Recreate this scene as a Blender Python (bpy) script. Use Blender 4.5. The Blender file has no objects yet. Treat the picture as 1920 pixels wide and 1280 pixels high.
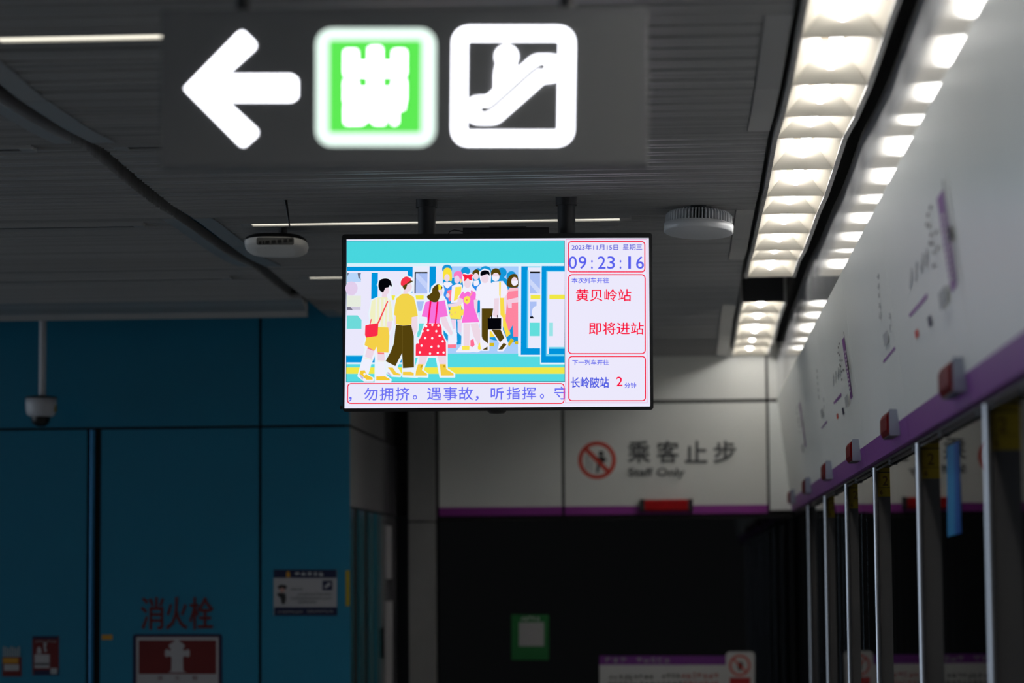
import bpy, math, random
from mathutils import Vector, Matrix

# ------------------------------------------------------------------ camera, world, exposure
SC = bpy.context.scene
COL = SC.collection
EYE = 1.70                      # camera height above the platform floor
F = 5000.0                      # focal length in pixels of the 1920x1280 frame
ROLL = 0.013
_Y = Vector((321.0, -441.0, -F)).normalized()        # platform direction seen in camera space
_Z = Vector((-ROLL, 1.0, 0.0)); _Z = (_Z - _Z.dot(_Y) * _Y).normalized()
_X = _Y.cross(_Z)
W2C = Matrix((( _X.x, _Y.x, _Z.x), (_X.y, _Y.y, _Z.y), (_X.z, _Y.z, _Z.z)))
C2W = W2C.transposed()
CAM = Vector((0, 0, EYE))
cam_data = bpy.data.cameras.new('camera')
cam_data.sensor_width = 36.0
cam_data.lens = 36.0 * F / 1920.0
cam_data.clip_start = 0.05
cam_data.clip_end = 200
cam_data.dof.use_dof = True
cam_data.dof.focus_distance = 10.95
cam_data.dof.aperture_fstop = 2.0
cam = bpy.data.objects.new('camera', cam_data)
cam.matrix_world = Matrix.Translation(CAM) @ C2W.to_4x4()
COL.objects.link(cam)
SC.camera = cam

world = bpy.data.worlds.new('world')
SC.world = world
world.use_nodes = True
_w = world.node_tree                      # dim station hall; a cool glow is added from the left to brighten the header
_bg = _w.nodes['Background']; _tc = _w.nodes.new('ShaderNodeTexCoord'); _sx = _w.nodes.new('ShaderNodeSeparateXYZ')
_mr = _w.nodes.new('ShaderNodeMapRange'); _mr.interpolation_type = 'SMOOTHSTEP'
for _i, _v in ((1, -0.55), (2, -0.95), (3, 0.0), (4, 1.0)): _mr.inputs[_i].default_value = _v
_mx = _w.nodes.new('ShaderNodeMix'); _mx.data_type = 'RGBA'
_mx.inputs[6].default_value = (0.055, 0.058, 0.062, 1); _mx.inputs[7].default_value = (0.88, 1.02, 1.16, 1)
_w.links.new(_tc.outputs['Generated'], _sx.inputs[0]); _w.links.new(_sx.outputs['X'], _mr.inputs[0])
_w.links.new(_mr.outputs[0], _mx.inputs[0]); _w.links.new(_mx.outputs[2], _bg.inputs[0])
_bg.inputs[1].default_value = 1.0
SC.view_settings.view_transform = 'Standard'
SC.view_settings.look = 'None'
SC.view_settings.exposure = 0.0
SC.view_settings.gamma = 1.0
SC.view_settings.use_curve_mapping = False
SC.cycles.max_bounces = 8
SC.cycles.diffuse_bounces = 4
SC.cycles.glossy_bounces = 4
SC.cycles.sample_clamp_indirect = 4.0
TUBE_POWER = 20.0
STRIP_POWER = 1.3
SIGN_POWER = 6.0

# ------------------------------------------------------------------ helpers
def ray(px, py):
    return C2W @ Vector((px - 960.0, 640.0 - py, -F))
def at(px, py, y):              # the point seen at a pixel, at distance y along the platform
    r = ray(px, py)
    return CAM + r * (y / r.y)
def on_plane(px, py, p0, n):
    r = ray(px, py)
    return CAM + r * ((p0 - CAM).dot(n) / r.dot(n))

def s2l(c):
    c = c / 255.0
    return c / 12.92 if c <= 0.04045 else ((c + 0.055) / 1.055) ** 2.4
def rgb(r, g, b):
    return (s2l(r), s2l(g), s2l(b), 1.0)

MATS = {}
def mat(name, color, rough=0.5, metal=0.0, spec=0.5, emit=None, power=0.0, coat=0.0, noise=0.0, nscale=8.0, bump=0.0):
    if name in MATS: return MATS[name]
    m = bpy.data.materials.new(name); m.use_nodes = True
    nt = m.node_tree; b = nt.nodes['Principled BSDF']
    b.inputs['Base Color'].default_value = color
    b.inputs['Roughness'].default_value = rough
    b.inputs['Metallic'].default_value = metal
    b.inputs['Specular IOR Level'].default_value = spec
    b.inputs['Coat Weight'].default_value = coat
    b.inputs['Coat Roughness'].default_value = 0.08
    if emit:
        b.inputs['Emission Color'].default_value = emit
        b.inputs['Emission Strength'].default_value = power
    if noise > 0 or bump > 0:
        tc = nt.nodes.new('ShaderNodeTexCoord'); nz = nt.nodes.new('ShaderNodeTexNoise')
        nz.inputs['Scale'].default_value = nscale; nz.inputs['Detail'].default_value = 5
        nt.links.new(tc.outputs['Object'], nz.inputs['Vector'])
        if noise > 0:
            mx = nt.nodes.new('ShaderNodeMix'); mx.data_type = 'RGBA'
            mx.inputs[6].default_value = tuple(c * (1 - noise) for c in color[:3]) + (1,)
            mx.inputs[7].default_value = tuple(min(1, c * (1 + noise)) for c in color[:3]) + (1,)
            nt.links.new(nz.outputs['Fac'], mx.inputs[0]); nt.links.new(mx.outputs[2], b.inputs['Base Color'])
        if bump > 0:
            bp = nt.nodes.new('ShaderNodeBump'); bp.inputs['Strength'].default_value = bump; bp.inputs['Distance'].default_value = 0.01
            nt.links.new(nz.outputs['Fac'], bp.inputs['Height']); nt.links.new(bp.outputs['Normal'], b.inputs['Normal'])
    MATS[name] = m
    return m
def glow(name, color, power=1.0):
    if name in MATS: return MATS[name]
    m = bpy.data.materials.new(name); m.use_nodes = True
    nt = m.node_tree; nt.nodes.remove(nt.nodes['Principled BSDF'])
    e = nt.nodes.new('ShaderNodeEmission'); e.inputs[0].default_value = color; e.inputs[1].default_value = power
    nt.links.new(e.outputs[0], nt.nodes['Material Output'].inputs[0])
    MATS[name] = m
    return m
def px_col(r, g, b):            # a pixel colour of a lit display
    return glow('display_%d_%d_%d' % (r, g, b), rgb(r, g, b), 1.0)
def glass_mat(name, tint, rough):
    if name in MATS: return MATS[name]
    m = bpy.data.materials.new(name); m.use_nodes = True
    nt = m.node_tree; nt.nodes.remove(nt.nodes['Principled BSDF'])
    tr = nt.nodes.new('ShaderNodeBsdfTransparent'); tr.inputs[0].default_value = tint
    gl = nt.nodes.new('ShaderNodeBsdfGlossy'); gl.inputs['Roughness'].default_value = rough
    fr = nt.nodes.new('ShaderNodeFresnel'); fr.inputs[0].default_value = 1.5
    mx = nt.nodes.new('ShaderNodeMixShader')
    nt.links.new(fr.outputs[0], mx.inputs[0]); nt.links.new(tr.outputs[0], mx.inputs[1]); nt.links.new(gl.outputs[0], mx.inputs[2])
    nt.links.new(mx.outputs[0], nt.nodes['Material Output'].inputs[0])
    MATS[name] = m
    return m

class MB:                       # collects shapes and links them as ONE mesh object
    def __init__(s): s.v = []; s.f = []; s.m = []; s.mats = []; s.smooth = []
    def mi(s, m):
        if m not in s.mats: s.mats.append(m)
        return s.mats.index(m)
    def add(s, vs, fs, m, smooth=False):
        o = len(s.v); s.v += [Vector(p) for p in vs]; k = s.mi(m)
        for f in fs:
            s.f.append([o + i for i in f]); s.m.append(k); s.smooth.append(smooth)
    def box(s, x0, x1, y0, y1, z0, z1, m, bev=0.0):
        if bev > 0:             # chamfered along the four edges that run in x
            c = bev
            prof = [(y0 + c, z0), (y1 - c, z0), (y1, z0 + c), (y1, z1 - c), (y1 - c, z1), (y0 + c, z1), (y0, z1 - c), (y0, z0 + c)]
            s.prism_x(prof, x0, x1, m); return
        vs = [(x, y, z) for x in (x0, x1) for y in (y0, y1) for z in (z0, z1)]
        s.add(vs, [(0, 1, 3, 2), (4, 6, 7, 5), (0, 4, 5, 1), (2, 3, 7, 6), (0, 2, 6, 4), (1, 5, 7, 3)], m)
    def prism_x(s, prof, x0, x1, m):
        n = len(prof)
        vs = [(x0, p[0], p[1]) for p in prof] + [(x1, p[0], p[1]) for p in prof]
        s.add(vs, [(i, (i + 1) % n, n + (i + 1) % n, n + i) for i in range(n)] + [tuple(range(n))[::-1], tuple(range(n, 2 * n))], m)
    def prism_y(s, prof, y0, y1, m):
        n = len(prof)
        vs = [(p[0], y0, p[1]) for p in prof] + [(p[0], y1, p[1]) for p in prof]
        s.add(vs, [(i, (i + 1) % n, n + (i + 1) % n, n + i) for i in range(n)] + [tuple(range(n))[::-1], tuple(range(n, 2 * n))], m)
    def hexa(s, q0, q1, m):     # solid between two quads
        s.add(list(q0) + list(q1), [(0, 1, 2, 3), (7, 6, 5, 4), (0, 4, 5, 1), (1, 5, 6, 2), (2, 6, 7, 3), (3, 7, 4, 0)], m)
    def tube(s, p0, p1, r0, m, r1=None, n=16):
        p0 = Vector(p0); p1 = Vector(p1); r1 = r0 if r1 is None else r1
        d = (p1 - p0).normalized(); a = d.orthogonal().normalized(); b = d.cross(a)
        vs = []
        for p, r in ((p0, r0), (p1, r1)):
            for i in range(n):
                t = 2 * math.pi * i / n; vs.append(p + a * (r * math.cos(t)) + b * (r * math.sin(t)))
        s.add(vs, [(i, (i + 1) % n, n + (i + 1) % n, n + i) for i in range(n)], m, True)
        s.add(vs[:n], [tuple(range(n))[::-1]], m); s.add(vs[n:], [tuple(range(n))], m)
    def lathe(s, prof, c, m, n=40, axis=None):
        c = Vector(c); rot = axis or Matrix.Identity(3)
        vs = []
        for r, z in prof:
            for i in range(n):
                t = 2 * math.pi * i / n; vs.append(c + rot @ Vector((r * math.cos(t), r * math.sin(t), z)))
        fs = []
        for k in range(len(prof) - 1):
            for i in range(n):
                j = (i + 1) % n; fs.append((k * n + i, k * n + j, (k + 1) * n + j, (k + 1) * n + i))
        s.add(vs, fs, m, True)
    def build(s, name, parent=None, origin=None):
        o = Vector(origin) if origin is not None else (parent.location.copy() if parent is not None and parent.get('_w') else Vector((0, 0, 0)))
        me = bpy.data.meshes.new(name)
        me.from_pydata([tuple(p - o) for p in s.v], [], s.f)
        for m in s.mats: me.materials.append(m)
        me.polygons.foreach_set('material_index', s.m)
        me.polygons.foreach_set('use_smooth', s.smooth)
        me.update()
        ob = bpy.data.objects.new(name, me); COL.objects.link(ob)
        if parent is not None: ob.parent = parent
        else: ob.location = o
        return ob

_T = bpy.data.curves.new('lettering', 'FONT'); _T.resolution_u = 4
_TO = bpy.data.objects.new('lettering', _T); COL.objects.link(_TO)
def glyphs(txt, bold=0.0):
    _T.body = txt; _T.offset = bold
    bpy.context.view_layer.update()
    dg = bpy.context.evaluated_depsgraph_get()
    ev = _TO.evaluated_get(dg); me = ev.to_mesh()
    vs = [(v.co.x, v.co.y) for v in me.vertices]; fs = [tuple(p.vertices) for p in me.polygons]
    ev.to_mesh_clear()
    return vs, fs

def catmull(pts, k=4):
    out = []; n = len(pts)
    for i in range(n):
        p0, p1, p2, p3 = pts[i - 1], pts[i], pts[(i + 1) % n], pts[(i + 2) % n]
        for j in range(k):
            t = j / k
            out.append(tuple(0.5 * (2 * p1[a] + (p2[a] - p0[a]) * t + (2 * p0[a] - 5 * p1[a] + 4 * p2[a] - p3[a]) * t * t + (3 * p1[a] - p0[a] - 3 * p2[a] + p3[a]) * t ** 3) for a in (0, 1)))
    return out
def round_rect(x0, y0, x1, y1, r, k=6):
    out = []
    for cx, cy, a in ((x1 - r, y0 + r, -90), (x1 - r, y1 - r, 0), (x0 + r, y1 - r, 90), (x0 + r, y0 + r, 180)):
        for i in range(k + 1):
            t = math.radians(a + 90 * i / k); out.append((cx + r * math.cos(t), cy + r * math.sin(t)))
    return out

class Flat:                     # prints flat shapes in thin layers over a surface; mp(x, y, h) gives the 3D point
    def __init__(s, mp, step=0.0002, mb=None): s.mp = mp; s.h = 0.0; s.step = step; s.mb = mb or MB()
    def up(s, n=1): s.h += s.step * n
    def poly(s, pts, m, smooth=0, tf=None):
        if tf: pts = [tf(*p) for p in pts]
        if smooth: pts = catmull(pts, smooth)
        s.up(); s.mb.add([s.mp(x, y, s.h) for x, y in pts], [tuple(range(len(pts)))], m)
    def rect(s, x0, y0, x1, y1, m, r=0.0, tf=None):
        s.poly(round_rect(x0, y0, x1, y1, r) if r else [(x0, y0), (x1, y0), (x1, y1), (x0, y1)], m, 0, tf)
    def ell(s, cx, cy, rx, ry, m, tf=None, n=24):
        s.poly([(cx + rx * math.cos(2 * math.pi * i / n), cy + ry * math.sin(2 * math.pi * i / n)) for i in range(n)], m, 0, tf)
    def ring(s, outer, inner, m):
        n = len(outer); s.up()
        vs = [s.mp(x, y, s.h) for x, y in outer] + [s.mp(x, y, s.h) for x, y in inner]
        s.mb.add(vs, [(i, (i + 1) % n, n + (i + 1) % n, n + i) for i in range(n)], m)
    def frame(s, x0, y0, x1, y1, r, w, m):
        s.ring(round_rect(x0, y0, x1, y1, r), round_rect(x0 + w, y0 + w, x1 - w, y1 - w, max(0.01, r - w)), m)
    def line(s, pts, w, m, caps=True):
        s.up()
        for (xa, ya), (xb, yb) in zip(pts, pts[1:]):
            L = math.hypot(xb - xa, yb - ya) or 1; nx, ny = -(yb - ya) / L * w / 2, (xb - xa) / L * w / 2
            s.mb.add([s.mp(*p, s.h) for p in ((xa + nx, ya + ny), (xb + nx, yb + ny), (xb - nx, yb - ny), (xa - nx, ya - ny))], [(0, 1, 2, 3)], m)
        if caps:
            for x, y in pts: s.ell(x, y, w / 2, w / 2, m, n=16)
    def outline(s, pts, w, m):  # pale border round a cut-out figure
        s.up(); n = len(pts)
        for i in range(n):
            (xa, ya), (xb, yb) = pts[i], pts[(i + 1) % n]
            L = math.hypot(xb - xa, yb - ya) or 1; nx, ny = -(yb - ya) / L * w, (xb - xa) / L * w
            s.mb.add([s.mp(*p, s.h) for p in ((xa + nx, ya + ny), (xb + nx, yb + ny), (xb - nx, yb - ny), (xa - nx, ya - ny))], [(0, 1, 2, 3)], m)
            s.mb.add([s.mp(xa + w * math.cos(t), ya + w * math.sin(t), s.h) for t in [math.pi * k / 4 for k in range(8)]], [tuple(range(8))], m)
    def text(s, txt, x0, y0, x1, y1, m, fat=0.0):      # glyph outlines stretched to the box, y downwards
        vs, fs = glyphs(txt)
        if not vs: return
        ax = min(v[0] for v in vs); bx = max(v[0] for v in vs); ay = min(v[1] for v in vs); by = max(v[1] for v in vs)
        x0 += fat; x1 -= fat; y0 += fat; y1 -= fat
        for dx, dy in (((0, 0),) if fat == 0 else ((-1, 0), (1, 0), (0, -1), (0, 1), (-.7, -.7), (.7, .7), (.7, -.7), (-.7, .7))):
            s.up(.5)
            s.mb.add([s.mp(x0 + dx * fat + (v[0] - ax) / (bx - ax) * (x1 - x0), y1 + dy * fat - (v[1] - ay) / (by - ay) * (y1 - y0), s.h) for v in vs], fs, m)
        s.up(.5)
    def marks(s, x0, y0, x1, y1, n, m, seed=1, w=None):  # print too small to read: short strokes
        rnd = random.Random(seed); cw = (x1 - x0) / n; h = y1 - y0; w = w or h * 0.14
        s.up()
        for i in range(n):
            cx = x0 + i * cw
            for k in range(4):
                if k < 2:
                    yy = y0 + h * rnd.uniform(0.05, 0.85); q = (cx + cw * .12, yy, cx + cw * .85, yy + w)
                else:
                    xx = cx + cw * rnd.uniform(0.15, 0.7); q = (xx, y0 + h * rnd.uniform(0, .3), xx + w, y0 + h * rnd.uniform(.6, 1))
                s.mb.add([s.mp(q[0], q[1], s.h), s.mp(q[2], q[1], s.h), s.mp(q[2], q[3], s.h), s.mp(q[0], q[3], s.h)], [(0, 1, 2, 3)], m)
    def build(s, name, parent=None, origin=None): return s.mb.build(name, parent, origin)

def thing(name, label, cat, loc=(0, 0, 0), group=None, rot=None):
    o = bpy.data.objects.new(name, None); o.empty_display_size = 0.1; COL.objects.link(o)
    o.location = loc
    if rot is not None: o.matrix_world = Matrix.Translation(Vector(loc)) @ rot.to_4x4()
    else: o['_w'] = 1
    o['label'] = label; o['category'] = cat
    if group: o['group'] = group
    return o
def tag(o, label, cat, group=None):
    o['label'] = label; o['category'] = cat
    if group: o['group'] = group
    return o
def struct(o):
    o['kind'] = 'structure'; return o
def struct_root(name, loc=(0, 0, 0)):
    o = bpy.data.objects.new(name, None); COL.objects.link(o); o.location = loc; o['kind'] = 'structure'; o['_w'] = 1
    return o

# ------------------------------------------------------------------ materials
M_SLAT = mat('ceiling_slat_metal', (0.48, 0.475, 0.47, 1), 0.42, 0.5, noise=0.45, nscale=1)
_nt = M_SLAT.node_tree
_mp = _nt.nodes.new('ShaderNodeMapping'); _mp.inputs['Scale'].default_value = (0.12, 22.0, 0.0)
_nz = [n for n in _nt.nodes if n.type == 'TEX_NOISE'][0]; _tc = [n for n in _nt.nodes if n.type == 'TEX_COORD'][0]
_nt.links.new(_tc.outputs['Object'], _mp.inputs['Vector']); _nt.links.new(_mp.outputs['Vector'], _nz.inputs['Vector'])
_nz.inputs['Scale'].default_value = 1.0; _nz.inputs['Detail'].default_value = 2.0
M_BLANK = mat('ceiling_blank_metal', (0.48, 0.48, 0.485, 1), 0.4, 0.5)
M_VOID = mat('ceiling_void', (0.006, 0.006, 0.007, 1), 0.8)
M_BLACK = mat('black_plastic', (0.006, 0.006, 0.007, 1), 0.35)
M_DARK = mat('dark_metal', (0.03, 0.03, 0.033, 1), 0.4, 0.3)
M_HEAD = mat('pale_grey_panel', (0.90, 0.93, 0.92, 1), 0.32, 0.0, noise=0.03, nscale=2)
M_FAR = mat('warm_grey_panel', (0.86, 0.87, 0.84, 1), 0.45, noise=0.02)
M_PURPLE = mat('purple_stripe', (0.20, 0.030, 0.30, 1), 0.4)
M_PURPLE2 = mat('magenta_purple_stripe', (0.28, 0.03, 0.30, 1), 0.4)
M_STEEL = mat('brushed_steel', (0.66, 0.68, 0.74, 1), 0.3, 0.85)
M_CAP = mat('cap_metal_reflection_tint', (0.30, 0.33, 0.42, 1), 0.3, 0.8)  # bluish tint stands in for colours reflected in the end caps
M_STEELD = mat('satin_steel', (0.11, 0.11, 0.115, 1), 0.5, 0.3)
M_MIRROR = mat('polished_steel_fascia', (0.80, 0.82, 0.86, 1), 0.09, 0.5)
M_BLUE = mat('blue_enamel_panel', (0.004, 0.20, 0.34, 1), 0.38, 0.0, coat=0.25, noise=0.06, nscale=1.5)
M_BLUE2 = mat('blue_edge_profile', (0.015, 0.20, 0.42, 1), 0.25, 0.3)
M_SEAM = mat('black_joint', (0.004, 0.004, 0.005, 1), 0.7)
M_PILLAR = mat('grey_stone_pillar', (0.30, 0.30, 0.30, 1), 0.4, noise=0.15, nscale=5)
M_SIDE = mat('glossy_grey_side_panel', (0.22, 0.21, 0.23, 1), 0.12, 0.2)
M_TEAL = mat('teal_side_frame', (0.03, 0.20, 0.26, 1), 0.25, 0.2)
M_PAPER = mat('pale_notice_paper', (0.45, 0.44, 0.46, 1), 0.6)
M_WHITE = mat('white_print', (0.75, 0.75, 0.75, 1), 0.5)
M_INK = mat('black_print', (0.02, 0.02, 0.022, 1), 0.6)
M_GINK = mat('grey_lettering', (0.09, 0.095, 0.10, 1), 0.5)
M_GINK2 = mat('pale_grey_lettering', (0.42, 0.44, 0.46, 1), 0.5)
M_RED = mat('red_print', (0.50, 0.02, 0.02, 1), 0.5)
M_ORED = mat('orange_red_print', (0.65, 0.06, 0.035, 1), 0.5)
M_DRED = mat('dark_red_print', (0.15, 0.006, 0.006, 1), 0.5)
M_LENS = mat('red_lens', (0.13, 0.001, 0.003, 1), 0.5, spec=0.1)
M_LENS2 = mat('bright_red_lens', (0.40, 0.003, 0.006, 1), 0.4, spec=0.2)
M_YEL = mat('yellow_label', (0.42, 0.30, 0.01, 1), 0.5)
M_SOCK = mat('socket_strip_plastic', (0.09, 0.09, 0.092, 1), 0.5)
M_YINK = mat('brown_numeral', (0.16, 0.09, 0.01, 1), 0.5)
M_NAVY = mat('navy_print', (0.008, 0.012, 0.06, 1), 0.5)
M_ORANGE = mat('orange_print', (0.6, 0.28, 0.02, 1), 0.5)
M_SKIN = mat('printed_skin_tone', (0.55, 0.32, 0.27, 1), 0.6)
M_GREEN = mat('green_print', (0.006, 0.17, 0.035, 1), 0.5)
M_CCTV = mat('off_white_housing', (0.62, 0.62, 0.66, 1), 0.4)
M_ALU = mat('pale_aluminium', (0.86, 0.87, 0.90, 1), 0.4, 0.1)
M_AP = mat('off_white_shell', (0.80, 0.78, 0.76, 1), 0.4)
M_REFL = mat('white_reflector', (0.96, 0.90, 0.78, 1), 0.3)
M_REFL2 = mat('cream_reflector_toned_down', (0.62, 0.57, 0.48, 1), 0.4)  # sides given a darker colour to offset the tube's glare on them
M_SLOT = mat('darkened_lamp_slot', (0.42, 0.38, 0.32, 1), 0.5)  # darker colour stands in for the shaded halo round the tube
M_GLASS = glass_mat('dark_door_glass', (0.35, 0.37, 0.38, 1), 0.012)
M_TUBE = glow('fluorescent_tube', (1.0, 0.98, 0.94, 1), TUBE_POWER)
M_STRIP = glow('led_diffuser', (1.0, 0.95, 0.80, 1), STRIP_POWER)
M_STRIPOFF = mat('unlit_diffuser', (0.05, 0.05, 0.048, 1), 0.5)
M_FLOOR = mat('terrazzo_floor', (0.52, 0.52, 0.51, 1), 0.25, noise=0.25, nscale=60)
M_TUNNEL = mat('tunnel_lining', (0.012, 0.012, 0.013, 1), 0.9)

# ------------------------------------------------------------------ ceiling profile (height above the floor along the platform)
ZN = [(0.0, 1.60), (5.16, 1.600), (5.81, 1.610), (6.46, 1.602), (7.11, 1.588), (7.76, 1.575), (8.41, 1.556), (9.06, 1.567), (9.71, 1.600), (10.36, 1.583),
      (11.01, 1.572), (11.66, 1.586), (12.31, 1.583), (12.96, 1.584), (13.61, 1.611), (14.26, 1.600), (14.91, 1.595),
      (15.45, 1.588), (16.10, 1.585), (16.75, 1.578), (17.40, 1.545), (18.05, 1.549), (18.75, 1.545)]
def zc(y):
    if y <= ZN[0][0]: return ZN[0][1] + EYE
    for (a, za), (b, zb) in zip(ZN, ZN[1:]):
        if y <= b: return za + (zb - za) * (y - a) / (b - a) + EYE
    return ZN[-1][1] + EYE
FAR = 18.75; BLU = 16.0
X_GAP0, X_GAP1 = -2.205, -2.13
X_TR0, X_TR1 = 0.35, 0.62        # lamp trough
X_FAS = 0.675                    # polished fascia

floor_mb = MB(); floor_mb.box(-12, 0.86, -6, FAR + 0.3, -0.1, 0, M_FLOOR)
struct(floor_mb.build('floor'))

def slats(xa, xb, y0, y1):
    mb = MB(); pitch = 0.05; n = max(1, round((y1 - y0) / pitch)); pitch = (y1 - y0) / n
    pts = []
    for i in range(n):           # lapped slats: each rises a little and the next one starts lower
        y = y0 + i * pitch; g = 0.010 if i % 3 == 2 else 0.0045
        pts += [(y, zc(y)), (y + pitch - .004, zc(y + pitch - .004) + g), (y + pitch - .0035, zc(y + pitch) + g + .012), (y + pitch - .0005, zc(y + pitch) + g + .012)]
    pts.append((y1, zc(y1)))
    m = len(pts)
    vs = [(xa, y, z) for y, z in pts] + [(xb, y, z) for y, z in pts] + [(xa, y, z + 0.08) for y, z in pts] + [(xb, y, z + 0.08) for y, z in pts]
    fs = []
    for i in range(m - 1):
        fs += [(i, i + 1, m + i + 1, m + i), (2 * m + i, 2 * m + i + 1, i + 1, i), (m + i, m + i + 1, 3 * m + i + 1, 3 * m + i)]
    fs += [(2 * m, 3 * m, 3 * m + m - 1, 2 * m + m - 1), (0, m, 3 * m, 2 * m), (m - 1, 2 * m - 1, 4 * m - 1, 3 * m - 1)]
    mb.add(vs, fs, M_SLAT)
    return mb
def blank(xa, xb, y0, y1):
    mb = MB(); n = 6
    for i in range(n):
        a = y0 + (y1 - y0) * i / n; b = y0 + (y1 - y0) * (i + 1) / n
        mb.hexa([(xa, a, zc(a)), (xb, a, zc(a)), (xb, b, zc(b)), (xa, b, zc(b))], [(xa, a, zc(a) + .05), (xb, a, zc(a) + .05), (xb, b, zc(b) + .05), (xa, b, zc(b) + .05)], M_BLANK)
    return mb

ceil_mb = MB()
ceil_mb.box(-12, 1.6, -2, FAR + 0.4, 4.0, 4.1, M_VOID)
ceil_mb.box(X_GAP0 - .12, X_GAP1 + .12, 1, BLU, 3.52, 3.55, M_VOID)           # black sheet standing in for the unlit void behind the gap
ceil_mb.box(X_TR0 - .05, X_FAS - .002, 1, FAR, 3.50, 3.53, M_VOID)            # black sheet standing in for the unlit void behind the lamp run
ceil_mb.box(-12, X_GAP0 - .13, 15.26, BLU, 3.50, 3.53, M_VOID)  # unseen slab added to keep light off the upper blue wall
ceiling = struct(ceil_mb.build('ceiling'))
MODS = [(1.0, 3.3, 0), (3.3, 5.4, 1), (5.4, 7.45, 0), (7.45, 9.5, 1), (9.5, 11.5, 0), (11.5, 13.55, 1), (13.55, 15.6, 0), (15.6, FAR, 1)]
G = 0.012
for (a, b, bl) in MODS:
    lo, hi = X_GAP1, X_TR0 - 0.02
    if bl:
        slats(lo + .088, hi - .083, a + G, b).build('slat_panel', ceiling)
        mid = a + (b - a) * .5
        for (p, q) in ((a + G, mid - G / 2), (mid + G / 2, b)):
            blank(lo, lo + .084, p, q).build('blank_panel', ceiling)
            blank(hi - .079, hi, p, q).build('blank_panel', ceiling)
    else:
        slats(lo, hi, a + G, b).build('slat_panel', ceiling)
    if a < 15.2:
        e = min(b, 15.2)
        if bl:
            slats(-11.0, X_GAP0 - .066, a + G, e).build('slat_panel', ceiling)
            blank(X_GAP0 - .062, X_GAP0, a + G, e).build('blank_panel', ceiling)
        else:
            slats(-11.0, X_GAP0, a + G, e).build('slat_panel', ceiling)
edge = MB()                      # folded edge closing the left bay in front of the blue wall
edge.prism_x([(14.98, zc(15.2) - .004), (15.17, zc(15.2) - .055), (15.2, zc(15.2) - .085), (15.24, zc(15.2) - .08), (15.24, zc(15.2) + .1), (14.98, zc(15.2) + .03)], -11.0, X_GAP0 + 0.06, M_SLAT)
edge.build('edge_panel', ceiling)

# thin light strips set into the slats
def strip(y, x0, x1, lit, label, grp):
    z = zc(y)
    t = thing('linear_ceiling_light', label, 'ceiling light', ((x0 + x1) / 2, y, z), grp)
    hw = 0.036
    h = MB(); d = M_STRIP if lit else M_STRIPOFF
    h.box(x0 - .05, x1 + .05, y - hw - .012, y - hw, z - .012, z + .03, M_SLAT); h.box(x0 - .05, x1 + .05, y + hw, y + hw + .012, z - .012, z + .03, M_SLAT)
    h.box(x0 - .05, x0, y - hw, y + hw, z - .010, z + .03, M_SLAT); h.box(x1, x1 + .05, y - hw, y + hw, z - .010, z + .03, M_SLAT)
    h.build('housing', t)
    g = MB(); g.box(x0, x1, y - hw + .001, y + hw - .001, z - .006, z + .02, d); g.build('diffuser', t)
LG = 'thin light strips in the slatted ceiling'
strip(7.54, -1.97, -0.26, True, 'lit ceiling strip nearest the camera, running behind the arrow sign', LG)
strip(11.7, -1.90, -0.26, True, 'lit long thin ceiling strip just above the television, crossed by its poles', LG)
strip(13.98, -1.96, -0.26, True, 'lit short visible ceiling strip at left edge of television', LG)
strip(9.6, -2.02, -0.26, False, 'dark unlit ceiling strip beneath the left end of arrow sign', LG)
strip(9.6, -4.2, -2.42, False, 'unlit strip in left ceiling bay, only its tip at the left picture edge', LG)
strip(11.7, -4.3, -2.43, False, 'unlit strip in left ceiling bay, level with the lit one above television', LG)
strip(13.98, -4.4, -2.43, False, 'unlit strip in left ceiling bay, farthest one near the blue wall', LG)

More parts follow.
